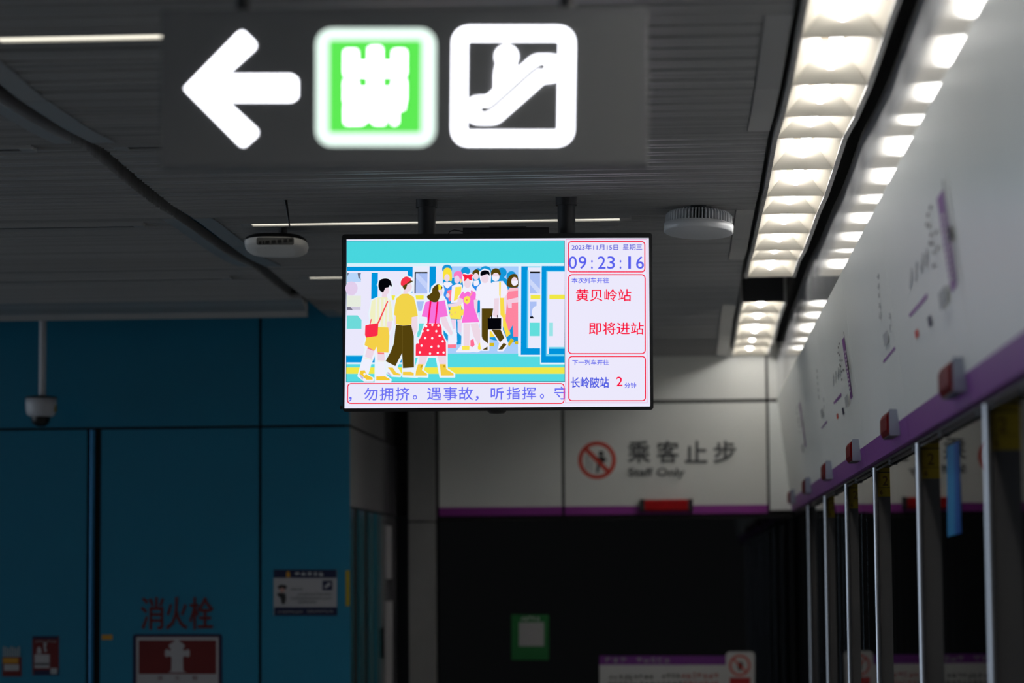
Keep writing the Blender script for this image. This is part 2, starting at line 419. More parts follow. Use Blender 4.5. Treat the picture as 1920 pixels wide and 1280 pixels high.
# ------------------------------------------------------------------ louvred lamps along the platform edge
CELLS = [5.16 + .65 * k for k in range(15)] + [None] + [15.45 + .65 * k for k in range(5)] + [18.70]
spans = [(a, b) for a, b in zip(CELLS, CELLS[1:]) if a is not None and b is not None]
spans = [(2.56 + .65 * k, 3.21 + .65 * k) for k in range(4)] + spans
ORD = ['', 'second', 'third', 'fourth', 'fifth', 'sixth', 'seventh', 'eighth', 'ninth', 'tenth', 'eleventh', 'twelfth', 'thirteenth', 'fourteenth', 'fifteenth', 'sixteenth', 'seventeenth', 'eighteenth', 'nineteenth', 'twentieth']
def lamp_cell(ya, yb, label):
    za, zb = zc(ya) - .004, zc(yb) - .004
    t = thing('louvred_lamp', label, 'lamp', ((X_TR0 + X_TR1) / 2, ya, za), 'louvred lamps along the platform edge')
    xl, xr = X_TR0 + .015, X_TR1 - .018; xm = (xl + xr) / 2
    e = 0.004; ya += e; yb -= e
    H = 0.082
    fr = MB()
    for (x0, x1) in ((X_TR0, xl), (xr, X_TR1)):
        fr.hexa([(x0, ya, za - .006), (x1, ya, za - .006), (x1, yb, zb - .006), (x0, yb, zb - .006)], [(x0, ya, za + .14), (x1, ya, za + .14), (x1, yb, zb + .14), (x0, yb, zb + .14)], M_SLAT)
    if abs(ya - 15.454) < .01: fr.box(xl, xr, ya - .012, ya - .001, za, za + .14, M_DARK)
    fr.build('frame', t)
    rf = MB(); tw = 0.040; ty = (yb - ya) * 0.22
    lo = [(xl, ya, za), (xr, ya, za), (xr, yb, zb), (xl, yb, zb)]
    s_ = (zb - za) / (yb - ya)
    hi = [(xm - tw, ya + ty, za + s_ * ty + H), (xm + tw, ya + ty, za + s_ * ty + H), (xm + tw, yb - ty, zb - s_ * ty + H), (xm - tw, yb - ty, zb - s_ * ty + H)]
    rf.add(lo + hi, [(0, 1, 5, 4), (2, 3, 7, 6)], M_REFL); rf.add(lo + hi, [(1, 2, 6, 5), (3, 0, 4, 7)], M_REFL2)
    top = [(p[0], p[1], p[2] + .045) for p in hi]
    rf.add(hi + top, [(0, 1, 5, 4), (1, 2, 6, 5), (2, 3, 7, 6), (3, 0, 4, 7), (4, 5, 6, 7)], M_SLOT)
    rf.build('reflector', t)
    tb = MB(); r = .0190; zo = .050
    tb.tube((xm, ya + .08, za + s_ * .08 + zo), (xm, yb - .08, zb - s_ * .08 + zo), r, M_TUBE)
    tb.build('lamp_tube', t)
nL = len(spans)
for i, (a, b) in enumerate(spans):
    k = nL - 1 - i
    if i < 6:
        lab = 'cream louvred ceiling lamp of the platform edge row, nearest the camera beyond the picture top' if i < 5 else 'cream louvred ceiling lamp cut by the picture top, blazing tube at right of arrow sign'
    elif k == 0: lab = 'cream louvred ceiling lamp at the far end of the row, touching the far wall'
    elif k < 5: lab = 'cream louvred ceiling lamp beyond the dark gap, %s from the far wall' % ORD[k]
    elif k == 5: lab = 'cream louvred ceiling lamp just on the camera side of the dark gap'
    else: lab = 'cream louvred ceiling lamp with lit tube, %s in the row counted from the far wall' % ORD[k]
    lamp_cell(a, b, lab)

# ------------------------------------------------------------------ right side: header above the platform doors
TILT = (0.671 - 0.764) / 0.80
def xh(z): return 0.764 + TILT * (z - 0.45)           # z above the eye
HN = Vector((-1, 0, TILT)).normalized()               # towards the platform
H0 = Vector((0.764, 0, 0.45 + EYE))
wall_right = struct_root('wall_right')
SEAMS = [1.0, 2.7, 4.8, 6.9, 9.0, 11.1, 13.2, 15.3, 17.4, FAR]
for a, b in zip(SEAMS, SEAMS[1:]):
    mb = MB(); g = .004; z0, z1 = 0.532, 1.25
    def q(y, za, zb, d=0.0): return [(xh(za) + d, y, za + EYE), (xh(zb) + d, y, zb + EYE), (xh(zb) + .03, y, zb + EYE), (xh(za) + .03, y, za + EYE)]
    mb.hexa(q(a + g, z0, z1), q(b - g, z0, z1), M_HEAD)
    p = mb.build('header_panel', wall_right)
    ms = MB(); ms.hexa(q(a + g, .45, .5318), q(b - g, .45, .5318), M_PURPLE); ms.build('purple_stripe', wall_right)
mb = MB()
mb.hexa([(xh(.46) + .031, 1, .455 + EYE), (xh(1.25) + .031, 1, 1.25 + EYE), (1.25, 1, 1.25 + EYE), (1.25, 1, .455 + EYE)],
        [(xh(.46) + .031, FAR, .455 + EYE), (xh(1.25) + .031, FAR, 1.25 + EYE), (1.25, FAR, 1.25 + EYE), (1.25, FAR, .455 + EYE)], M_SEAM)
mb.build('header_core', wall_right)
for a, b in zip(SEAMS, SEAMS[1:]):
    mb = MB(); n = 8
    for i in range(n):
        p = a + .002 + (b - a - .004) * i / n; r = a + .002 + (b - a - .004) * (i + 1) / n
        mb.hexa([(X_FAS, p, 1.256 + EYE), (X_FAS + .01, p, 1.256 + EYE), (X_FAS + .01, r, 1.256 + EYE), (X_FAS, r, 1.256 + EYE)],
                [(X_FAS, p, zc(p) + .02), (X_FAS + .01, p, zc(p) + .02), (X_FAS + .01, r, zc(r) + .02), (X_FAS, r, zc(r) + .02)], M_MIRROR)
    mb.build('polished_fascia', wall_right)
mb = MB(); mb.box(X_FAS + .011, 1.25, 1, FAR, 1.26 + EYE, 4.0, M_SEAM); mb.build('fascia_core', wall_right)

# printing on the header
def head_map(px, py, h):
    p = on_plane(px, py, H0, HN); return p + HN * (0.0006 + h)
def header_print(dy, name, shapes, label):
    # shapes are drawn for the sharp panel and moved along the header by dy
    fl = Flat(lambda x, y, h: head_map(x, y, h) + Vector((0, dy, 0)), 0.0003)
    shapes(fl)
    c = sum(fl.mb.v, Vector()) / len(fl.mb.v)
    return tag(fl.build(name, None, c), label, 'sticker', 'printed stickers on the door header')
def route_shapes(fl):
    fl.poly([(1579, 637.5), (1583.6, 630.2), (1599.3, 743.5), (1595.2, 748.9)], M_PURPLE)
    for k in range(11):
        t = 0.22 + k * 0.066; x = 1581.3 + (1597.2 - 1581.3) * t; y = 634 + (746 - 634) * t
        fl.poly([(x - 1.0, y), (x + .9, y - 2.4), (x + 1.5, y + 1.4), (x - .5, y + 3.8)], M_WHITE)
    for (x, y) in ((1575.2, 643), (1573.6, 650), (1573.2, 660), (1575.6, 664), (1577.4, 674), (1576.8, 682.5), (1578.8, 685), (1580.8, 695), (1581.2, 710), (1582, 674), (1584, 692)):
        fl.poly([(x - .7, y), (x + .6, y - 2), (x + 1.0, y + 2), (x - .3, y + 4)], M_INK)
    fl.poly([(1591, 676.5), (1593.6, 674), (1596, 691.5), (1593.5, 693.6)], M_INK)
    fl.poly([(1585.0, 622), (1585.6, 621), (1601.9, 740), (1601.3, 741)], M_GINK)
    fl.poly([(1587, 745), (1592.5, 737.5), (1595, 757), (1589.5, 765.5)], M_GINK2)
header_print(0, 'route_sticker', route_shapes, 'purple route sticker on header panel above the sharp red indicator lamp')
header_print(-4.33, 'route_sticker', route_shapes, 'blurred purple route sticker on header, nearest the camera at right')
header_print(4.3, 'route_sticker', route_shapes, 'faint purple route sticker on header near the far wall')
def name_shapes(fl):
    fl.poly([(1563, 754), (1577.6, 736), (1578, 742.5), (1564, 758)], M_PURPLE)
    for i, (x, y) in enumerate(((1562, 700), (1566, 694), (1570, 688), (1574, 683))):
        fl.marks(x, y, x + 3, y + 26, 1, M_GINK2, i + 3, 1.0)
    fl.poly([(1569, 777), (1571.5, 774), (1573, 783), (1570.5, 786)], M_ORED)
    fl.poly([(1579.5, 766), (1582, 763), (1584, 775), (1581.5, 778)], M_NAVY)
header_print(0, 'station_sticker', name_shapes, 'thin purple line sticker left of the sharp route sticker on header')
header_print(-4.25, 'station_sticker', name_shapes, 'thin purple line sticker with coloured squares, left of the blurred nearest route sticker')
def exit_shapes(fl):
    fl.poly([(1656, 676.5), (1678, 649.5), (1679, 654.5), (1657, 680.5)], M_PURPLE)
    for i in range(5):
        x = 1645.5 + i * 1.1; y = 512 + i * 18
        fl.marks(x - 1, y, x + 4, y + 14, 1, M_GINK2, i + 11, 1.2)
    for i in range(2):
        fl.marks(1667 + i * 2, 584 + i * 22, 1672 + i * 2, 602 + i * 22, 1, M_GINK2, i + 21, 1.2)
    fl.poly([(1657, 628), (1665, 618), (1668, 640), (1660, 650)], M_GINK2)
header_print(0, 'direction_sticker', exit_shapes, 'grey lettered sticker with short purple line, above the second nearest indicator lamp')
header_print(4.3, 'direction_sticker', exit_shapes, 'small grey lettered sticker with short purple line, above the third nearest red lamp')

# indicator lamps on the header's lower edge
BOX_Y = [7.13, 9.33, 11.37, 13.5, 15.75, 17.95]
BOX_L = ['door indicator lamp on header nearest the camera, blurred pink end cap', 'door indicator lamp on header, second nearest, violet tinged end cap',
         'sharp red door indicator lamp with pale blue end cap on header', 'dark red door indicator lamp on header just beyond the sharp one',
         'small dark red door indicator lamp on header, second from the far wall', 'smallest dark red door indicator lamp on header beside the far wall']
for y, lab in zip(BOX_Y, BOX_L):
    z0, z1 = .487 + EYE, .573 + EYE; x1 = xh(.53); x0 = x1 - .034
    t = thing('door_indicator_lamp', lab, 'indicator lamp', (x1, y, z0), 'red indicator lamps over the platform doors')
    b = MB(); b.box(x0 + .006, x1 + .012, y, y + .36, z0, z1, M_DARK); b.build('housing', t)
    b = MB(); b.prism_y([(x0, z0 + .006), (x0 - .006, z0 + .02), (x0 - .006, z1 - .02), (x0, z1 - .006), (x0 + .0055, z1 - .003), (x0 + .0055, z0 + .003)], y + .03, y + .33, M_LENS); b.build('lens', t)
    b = MB(); b.prism_y([(x0 + .004, z0 - .003), (x0 + .001, z0), (x0 + .001, z1), (x0 + .004, z1 + .003), (x1 + .004, z1 + .003), (x1 + .004, z0 - .003)], y - .006, y - .0005, M_CAP); b.build('end_cap', t)

# ------------------------------------------------------------------ platform screen doors below the header
POSTS = [(4.9, .09), (6.9, .20), (8.9, .20), (10.9, .20), (12.8, .20), (14.7, .20), (16.7, .20)]
ztop = .448 + EYE
rail = MB(); rail.box(.785, 1.1, 1, FAR - .02, ztop - .012, ztop, M_DARK); rail.tube((.79, 1.0, .425 + EYE), (.79, FAR - .05, .425 + EYE), .0045, M_BLACK, n=8)
for y in [y for p in POSTS for y in (p[0] + .25, p[0] + 1.3)]:
    rail.tube((.80, y, ztop - .03), (.80, y, ztop - .01), .018, M_DARK, n=10); rail.tube((.80, y + .07, ztop - .026), (.80, y + .07, ztop - .01), .012, M_STEELD, n=10)
rail.build('door_track', wall_right)
for i, (y, w) in enumerate(POSTS):
    d = struct_root('door_%d' % (i + 1), (.80, y, 0))
    nxt = POSTS[i + 1][0] if i + 1 < len(POSTS) else FAR
    m_ = MB(); m_.box(.79, .79 + w, y, y + .05, 0, ztop - .013, M_STEELD); m_.build('post', d)
    m_ = MB(); m_.tube((.782, y - .012, 0), (.782, y - .012, ztop - .013), .0105, M_STEEL, n=20); m_.build('handrail', d)
    m_ = MB(); m_.box(.80, .812, y + .06, nxt - .55, .04, ztop - .02, M_GLASS); m_.build('glass_pane', d)
    if 0 < i < 6:
        fl = Flat(lambda x, z, h, y=y: Vector((x, y - .0012 - h, EYE + z)), .0003)
        b = fl.mb; b.box(.7915, .79 + w - .002, y - .001, y, EYE + .318, ztop - .014, M_YEL)
        fl.text('2', .822, -.395, .846, -.350, M_ORANGE) if False else None
        fz = Flat(lambda x, yy, h, y=y: Vector((x, y - .0016 - h, EYE - yy)), .0003, b)
        fz.text('2', .812, -.402, .834, -.362, M_YINK, .0012)
        fz.text('6', .800, -.344, .812, -.326, M_YINK, .0008)
        fz.rect(.7925, -.355, .86, -.3535, M_INK)
        fz.rect(.7925, -.418, .86, -.4145, M_INK)
        b.build('number_label', d)
st = Flat(lambda px, py, h: on_plane(px, py, Vector((.80, 0, 0)), Vector((-1, 0, 0))) + Vector((-.0008 - h, 0, 0)), .0003)  # two-tone blue patch on the glass plane, deeper blue along its right side
st.poly([(1776, 838), (1799, 826), (1803, 999), (1777, 1006)], mat('light_blue_patch', (0.03, 0.22, 0.46, 1), 0.5, spec=0.1))
st.poly([(1790, 831), (1799, 826), (1803, 999), (1792, 1002)], mat('deep_blue_patch', (0.012, 0.08, 0.32, 1), 0.5, spec=0.1))
tag(st.build('door_sticker', None, sum(st.mb.v, Vector()) / len(st.mb.v)), 'tall blue patch on the dark glass door at right', 'sticker')
tn = MB(); tn.box(3.6, 3.7, -2, 40, -2, 4, M_TUNNEL); tn.box(.86, 3.6, -2, 40, -1.6, -1.5, M_TUNNEL); struct(tn.build('wall_tunnel'))

# ------------------------------------------------------------------ far wall
def FX(px, py=900): return at(px, py, FAR).x
def FZ(px, py): return at(px, py, FAR).z
wall_back = struct_root('wall_back')
z_st0 = FZ(1130, 964.5); z_st1 = FZ(1130, 948.5)
x_l, x_s, x_r = FX(822), FX(1056), FX(1440)
z_j = FZ(1300, 752)
zt = 3.34
m_ = MB(); m_.box(-2.2, .90, FAR + .02, FAR + .1, z_st0, 3.6, M_SEAM); m_.build('backing', wall_back)
for (a, b) in ((x_l + .004, x_s - .010), (x_s + .010, x_r - .006)):
    m_ = MB(); m_.box(a, b, FAR, FAR + .02, z_st1, z_j - .012, M_FAR); m_.build('wall_panel', wall_back)
    m_ = MB(); m_.box(a, b, FAR - .002, FAR + .02, z_st0, z_st1 - .0005, M_PURPLE2); m_.build('purple_stripe', wall_back)
    m_ = MB(); m_.box(a, b, FAR, FAR + .02, z_j + .012, zt, M_FAR); m_.build('wall_panel', wall_back)
m_ = MB(); m_.box(x_r + .012, .80, FAR - .01, FAR + .03, z_st0 + .02, z_j - .012, M_HEAD); m_.build('wall_pilaster', wall_back)
m_ = MB(); m_.box(x_r + .012, .80, FAR, FAR + .03, z_j + .012, zt, M_FAR); m_.build('wall_pilaster', wall_back)
x_p0, x_p1 = FX(769), FX(817)
m_ = MB(); z_pj = FZ(795, 978)
m_.box(x_p0, x_p1, FAR - .12, FAR + .02, z_pj + .006, zt, M_PILLAR); m_.box(x_p0, x_p1, FAR - .12, FAR + .02, 0, z_pj - .006, M_PILLAR)
m_.build('wall_pillar', wall_back)
# dark glass end door below
door = struct_root('door_8', (0, FAR, 0))
m_ = MB(); m_.box(x_l, .80, FAR + .03, FAR + .045, .02, z_st0 - .01, M_GLASS); m_.build('glass_pane', door)
m_ = MB(); m_.box(x_l, .9, FAR + .02, FAR + .1, z_st0 - .035, z_st0 - .001, M_SEAM); m_.build('door_head', door)
m_ = MB(); m_.box(-2.2, 1.0, FAR + 1.2, FAR + 1.3, 0, 3.0, M_TUNNEL); m_.build('dark_room', wall_back)

def far_map(px, py, h): return at(px, py, FAR) + Vector((0, -.0008 - h, 0))
fl = Flat(far_map, .0004)
n = 40
cx, cy = 1119.5, 862.5
fl.ring([(cx + 35.5 * math.cos(2 * math.pi * i / n), cy + 35.5 * math.sin(2 * math.pi * i / n)) for i in range(n)],
        [(cx + 28 * math.cos(2 * math.pi * i / n), cy + 28 * math.sin(2 * math.pi * i / n)) for i in range(n)], M_ORED)
fl.ell(1127, 850, 5, 5, M_INK); fl.poly([(1119, 857), (1131, 855), (1138, 862), (1130, 868), (1124, 864)], M_INK)
fl.poly([(1120, 868), (1126, 868), (1122, 886), (1117, 886)], M_GINK); fl.line([(1101, 853), (1101, 880)], 3, M_GINK2, False); fl.line([(1108, 862), (1108, 884)], 2.5, M_GINK2, False)
fl.line([(1097, 840), (1142, 885)], 8, M_ORED, False)
symbol = fl
t = thing('staff_only_sign', 'no-entry pictogram with Chinese and English staff only lettering on far wall', 'sign', at(1230, 860, FAR))
fl.build('pictogram', t)
fl = Flat(far_map, .0004)
for ch, x in zip('乘客止步', (1177, 1231, 1284, 1338)):
    fl.text(ch, x, 826, x + 42, 868, M_GINK, 1.0)
fl.text('Staff Only', 1178, 877, 1284, 897, M_GINK, .5)
fl.build('lettering', t)

t = thing('wall_indicator_lamp', 'red indicator lamp with dark ends under the staff only sign', 'indicator lamp', at(1248, 950, FAR))
a = at(1209, 937, FAR); b = at(1290, 958, FAR)
m_ = MB(); m_.box(a.x, b.x, FAR - .05, FAR - .012, b.z, a.z, M_LENS2, .012); m_.build('lens', t)
m_ = MB(); m_.box(a.x - .035, a.x - .0005, FAR - .052, FAR - .003, b.z - .004, a.z + .004, M_DARK, .01); m_.build('end_cap', t)
m_ = MB(); m_.box(b.x + .0005, b.x + .035, FAR - .052, FAR - .003, b.z - .004, a.z + .004, M_DARK, .01); m_.build('end_cap', t)
m_ = MB(); m_.box(a.x, b.x, FAR - .0115, FAR - .003, b.z, a.z, M_DARK); m_.build('back_plate', t)

# papers on the end door glass
GL = FAR + .03
def gl_map(px, py, h): return at(px, py, GL) + Vector((0, -.001 - h, 0))
fl = Flat(gl_map, .0005)
fl.rect(959, 1152, 1029, 1237, M_GREEN); fl.rect(973, 1166, 1020, 1211, M_PAPER)
fl.marks(976, 1155, 1012, 1163, 5, M_WHITE, 5); fl.marks(978, 1226, 1012, 1231, 6, M_GREEN, 6)
tag(fl.build('green_poster', None, at(994, 1195, GL)), 'green poster with a pale square on the dark end door', 'poster')
t = thing('door_notice', 'white notice with purple heading on the dark end door, cut by picture bottom', 'notice', at(1268, 1290, GL))
fl = Flat(gl_map, .0005)
fl.rect(1124, 1231, 1362, 1380, M_WHITE); fl.rect(1124, 1229, 1362, 1246, M_PURPLE)
fl.marks(1133, 1232, 1176, 1243, 3, M_GINK2, 31); fl.marks(1192, 1232, 1258, 1243, 5, M_GINK2, 32)
fl.marks(1140, 1264, 1226, 1274, 9, M_INK, 33); fl.marks(1240, 1262, 1276, 1272, 4, M_INK, 34); fl.marks(1276, 1261, 1348, 1271, 7, M_RED, 35)
fl.marks(1138, 1277, 1280, 1287, 14, M_INK, 36); fl.marks(1280, 1276, 1348, 1286, 7, M_RED, 37)
fl.build('sheet', t)
fl = Flat(gl_map, .0005); fl.h = .004
fl.rect(1361, 1221, 1415, 1380, M_WHITE, 8)
fl.ring([(1387 + 20 * math.cos(2 * math.pi * i / 32), 1247 + 20 * math.sin(2 * math.pi * i / 32)) for i in range(32)],
        [(1387 + 16 * math.cos(2 * math.pi * i / 32), 1247 + 16 * math.sin(2 * math.pi * i / 32)) for i in range(32)], M_ORED)
fl.poly([(1382, 1243), (1390, 1240), (1394, 1246), (1388, 1258), (1384, 1254)], M_INK); fl.line([(1374, 1234), (1400, 1260)], 3.5, M_ORED, False)
fl.rect(1368, 1270, 1407, 1300, M_RED)
fl.build('no_entry_plate', t)

# ------------------------------------------------------------------ left: blue wall, its end wall
wall_left = struct_root('wall_left')
def BX(px, py): return at(px, py, BLU).x
def BZ(px, py): return at(px, py, BLU).z
zl0, zl1 = BZ(325, 804), BZ(325, 799)
XC = -2.0
m_ = MB(); m_.box(-12, XC - .03, BLU + .03, BLU + .12, 0, 4.0, M_SEAM); m_.build('backing', wall_left)
xs0, xs1 = BX(485, 900), BX(490.5, 900)
for (a, b, c, d) in ((-12, xs0, zl1, 3.95), (xs1, XC, zl1, 3.95), (-12, BX(162, 1000), 0, zl0), (BX(189, 1000), xs0, 0, zl0), (xs1, XC, 0, zl0)):
    m_ = MB(); m_.box(a, b, BLU, BLU + .03, c, d, M_BLUE); m_.build('blue_panel', wall_left)
m_ = MB(); xa = BX(171.5, 1000); m_.tube((xa, BLU + .014, 0), (xa, BLU + .014, zl0), .016, M_BLUE2); m_.build('edge_profile', wall_left)
# end wall running to the far wall
side = struct_root('wall_side')
m_ = MB(); m_.box(XC - .1, XC - .012, BLU + .1, FAR + .1, 0, 3.95, M_SEAM); m_.build('backing', side)
zs = z_st0
for (a, b) in ((BLU + .035, 17.9),):
    m_ = MB(); m_.box(XC - .01, XC, a, b, zs, zl0, M_SIDE); m_.build('side_panel', side)
    m_ = MB(); m_.box(XC - .01, XC, a, b, zl1, 3.95, M_SIDE); m_.build('side_panel', side)
m_ = MB(); m_.box(XC - .01, XC, 18.0, FAR - .15, zs, zl0, M_SIDE); m_.build('side_panel', side)
sd = struct_root('door_9', (XC, 16.8, 0))
m_ = MB()
for (a, b, dp) in ((16.04, 16.25, -.006), (16.45, 16.75, .0), (17.0, 17.35, -.004), (17.35, 17.6, .006)):
    m_.box(XC - .03, XC + dp, a, b, 0, zs - .01, M_TEAL)
m_.build('door_frame', sd)
m_ = MB(); m_.box(XC - .04, XC - .034, 16.04, 17.6, 0, zs - .01, M_SIDE); m_.build('door_leaf', sd)
m_ = MB(); m_.tube((XC + .012, 17.62, EYE - .52), (XC + .012, 17.62, EYE - .32), .014, M_BLACK); m_.build('door_handle', sd)
m_ = MB(); m_.box(XC - .01, XC, 17.66, 18.6, 0, zs - .01, M_SIDE); m_.build('side_panel', side)
def side_map(y, z, h): return Vector((XC + .001 + h, y, z))
for (y0, y1, z0, z1, lab) in ((17.95, 18.25, EYE + .0, EYE + .36, 'upper pale notice sheet on the glossy side wall beside the grey pillar'), (17.9, 18.3, EYE - .75, EYE - .15, 'lower pale notice sheet on the glossy side wall beside the grey pillar')):
    m_ = MB(); m_.box(XC + .0005, XC + .006, y0, y1, z0, z1, M_PAPER)
    tag(m_.build('notice_sheet', None, (XC, (y0 + y1) / 2, (z0 + z1) / 2)), lab, 'notice', 'pale sheets on the side wall')

# printing on the blue wall
def blue_map(px, py, h): return at(px, py, BLU) + Vector((0, -.0008 - h, 0))
fl = Flat(blue_map, .0004)
for ch, (x0, x1) in zip('消火栓', ((264, 308), (311, 352), (355, 400))):
    fl.text(ch, x0, 1119, x1, 1180, M_DRED, .7)
tag(fl.build('fire_hydrant_lettering', None, at(332, 1150, BLU)), 'dark red Chinese lettering above the hydrant sign on blue wall', 'lettering')
t = thing('fire_hydrant_sign', 'red framed sign with white hydrant silhouette on blue wall', 'sign', at(333, 1260, BLU))
fl = Flat(blue_map, .0006); P = lambda x, y: (230 + x / 7.11, 1100 + y / 7.11)
fl.rect(249, 1188, 417, 1370, M_NAVY, 6); fl.frame(255, 1193, 411, 1365, 3, 5, M_DRED); fl.build('border', t)
fl = Flat(blue_map, .0006); fl.h = .002
fl.rect(256, 1194, 410, 1364, M_PAPER); fl.rect(260.5, 1200, 405.5, 1263, M_DRED)
fl.poly([P(*p) for p in ((610, 1140), (650, 1118), (655, 940), (620, 915), (590, 938), (565, 915), (565, 850), (592, 825), (625, 850), (650, 832), (618, 800), (622, 770), (690, 725), (700, 695), (745, 695), (760, 725), (826, 770), (830, 800), (800, 832), (835, 850), (868, 825), (895, 850), (895, 915), (868, 938), (835, 915), (805, 940), (810, 1118), (860, 1140))], M_PAPER)
for ch, x in zip('消火栓', (296, 329, 362)): fl.text(ch, x - 1, 1266, x + 9, 1275, M_DRED)
fl.build('pictogram', t)

t = thing('surveillance_notice', 'white and navy notice with cap-wearing figure on blue wall right of seam', 'notice', at(572, 1110, BLU))
fl = Flat(blue_map, .0005); Q = lambda x, y: (500 + x / 9.144, 1040 + y / 9.144)
def qr(x0, y0, x1, y1, m, r=0):
    a = Q(x0, y0); b = Q(x1, y1); fl.rect(a[0], a[1], b[0], b[1], m, r)
qr(120, 250, 1205, 1040, M_PAPER); qr(120, 250, 1200, 395, M_NAVY); qr(130, 895, 1210, 1042, M_NAVY)
fl.poly([Q(*p) for p in ((335, 385), (340, 300), (370, 275), (400, 300), (405, 385))], M_ORANGE)
a = Q(475, 285); b = Q(990, 360); fl.marks(a[0], a[1], b[0], b[1], 5, M_WHITE, 41)
fl.poly([Q(*p) for p in ((190, 560), (195, 530), (260, 505), (340, 525), (348, 560), (325, 590), (215, 590))], M_INK)
fl.ell(*Q(268, 605), 5.2, 4.6, M_SKIN)
fl.poly([Q(*p) for p in ((180, 660), (240, 650), (320, 660), (335, 750), (310, 840), (262, 840), (240, 740), (190, 700))], M_INK)
qr(960, 440, 1125, 605, M_NAVY); fl.poly([Q(*p) for p in ((985, 545), (1060, 470), (1100, 480), (1095, 520), (1040, 560), (1010, 570))], M_PAPER)
for (x0, x1, y, k) in ((415, 620, 570, 6), (530, 1120, 655, 18), (415, 1130, 725, 22), (540, 860, 790, 10)):
    a = Q(x0, y); b = Q(x1, y + 40); fl.marks(a[0], a[1], b[0], b[1], k, M_GINK, k + 50)
a = Q(180, 955); b = Q(620, 1000); fl.marks(a[0], a[1], b[0], b[1], 11, M_PAPER, 61)
a = Q(690, 945); b = Q(1150, 990); fl.marks(a[0], a[1], b[0], b[1], 12, M_PAPER, 62)
fl.build('sheet', t)

fl = Flat(blue_map, .0005); R = lambda x, y: (x / 8, 1160 + y / 8)
def rr(x0, y0, x1, y1, m):
    a = R(x0, y0); b = R(x1, y1); fl.rect(a[0], a[1], b[0], b[1], m)
rr(488, 255, 885, 845, M_DRED); rr(488, 255, 870, 300, M_NAVY); rr(510, 770, 885, 845, M_NAVY); rr(520, 530, 745, 735, M_PAPER); rr(525, 660, 740, 695, M_GINK)
fl.poly([R(*p) for p in ((555, 520), (560, 440), (590, 410), (620, 450), (625, 520))], M_PAPER); fl.poly([R(*p) for p in ((655, 350), (705, 360), (690, 440), (710, 480), (670, 500), (660, 420))], M_PAPER)
a = R(530, 320); b = R(850, 360); fl.marks(a[0], a[1], b[0], b[1], 7, M_GINK2, 71); rr(760, 735, 860, 825, M_GINK2)
tag(fl.build('fire_safety_poster', None, at(85, 1228, BLU)), 'small red and white safety poster low on blue wall at left', 'poster')
fl = Flat(blue_map, .0005)
rr(35, 570, 325, 860, M_DRED); rr(45, 585, 275, 665, M_ORANGE); rr(62, 680, 285, 775, M_PAPER)
a = R(120, 710); b = R(230, 745); fl.marks(a[0], a[1], b[0], b[1], 5, M_GINK2, 81)
for k in range(7):
    a = R(50 + k * 38, 410 + (k % 3) * 14); b = R(70 + k * 38, 568); fl.rect(a[0], a[1], b[0], b[1], M_GINK2)
tag(fl.build('alarm_label', None, at(22, 1240, BLU)), 'red label with orange and white bands low at left picture edge on blue wall', 'label')
fl = Flat(blue_map, .0005); rr(1525, 238, 1685, 312, M_ORANGE)
tag(fl.build('marking_tape', None, at(200, 1194, BLU)), 'short orange tape mark left of the hydrant sign', 'tape', 'tape marks on the blue wall')
fl = Flat(blue_map, .0005); fl.rect(648, 1069, 656, 1136, M_YEL)
tag(fl.build('marking_tape', None, at(652, 1102, BLU)), 'upright yellow tape mark at the right edge of the blue wall', 'tape', 'tape marks on the blue wall')

# ------------------------------------------------------------------ overhead direction sign
S_C = Vector((-.6101, 5.900, 1.0939 + EYE)); S_W, S_H = 1.092, .3577
ya_, ti_, ro_ = math.radians(.45), math.radians(2.0), math.radians(-.73)
S_R = Matrix.Rotation(ya_, 3, 'Z') @ Matrix.Rotation(ti_, 3, 'X') @ Matrix.Rotation(-ro_, 3, 'Y')
def quad_inv(c):                # photo pixel -> (u, v) in the quad TL TR BR BL
    def g(px, py):
        u = v = .5
        for _ in range(12):
            top = [c[0][k] + (c[1][k] - c[0][k]) * u for k in (0, 1)]; bot = [c[3][k] + (c[2][k] - c[3][k]) * u for k in (0, 1)]
            ex, ey = px - (top[0] + (bot[0] - top[0]) * v), py - (top[1] + (bot[1] - top[1]) * v)
            du = [(c[1][k] - c[0][k]) * (1 - v) + (c[2][k] - c[3][k]) * v for k in (0, 1)]; dv = [bot[k] - top[k] for k in (0, 1)]
            det = du[0] * dv[1] - du[1] * dv[0]
            u += (ex * dv[1] - ey * dv[0]) / det; v += (du[0] * ey - du[1] * ex) / det
        return u, v
    return g
sq = quad_inv([(311, 24), (1213, 18), (1218, 317), (306, 320)])
SD = .05                         # half depth of the light box
def sign_map(x, y, h):           # x, y in the close view of the sign
    u, v = sq(300 + x / 2.0426, y / 2.0426)
    return Vector(((u - .5) * S_W, -SD - .0012 - h, (.5 - v) * S_H))
sign = thing('direction_sign', 'hanging dark light box with white arrow, green exit square and escalator symbol', 'sign', S_C, None, S_R)
M_SIGN = mat('sign_face', (0.22, 0.22, 0.225, 1), 0.38, 0.0, spec=0.6)
m_ = MB()
m_.prism_x([(-SD, -S_H / 2 + .006), (-SD + .006, -S_H / 2), (SD - .006, -S_H / 2), (SD, -S_H / 2 + .006), (SD, S_H / 2 - .006), (SD - .006, S_H / 2), (-SD + .006, S_H / 2), (-SD, S_H / 2 - .006)], -S_W / 2, S_W / 2, M_SIGN)
m_.build('light_box', sign)
M_SW = glow('sign_white', (0.92, 0.93, 1.0, 1), SIGN_POWER)
M_SWD = glow('sign_border_white', (0.80, 0.97, 0.88, 1), 1.25)
M_SG = glow('sign_green', rgb(95, 235, 85), 1.0)
fl = Flat(sign_map, .0004)
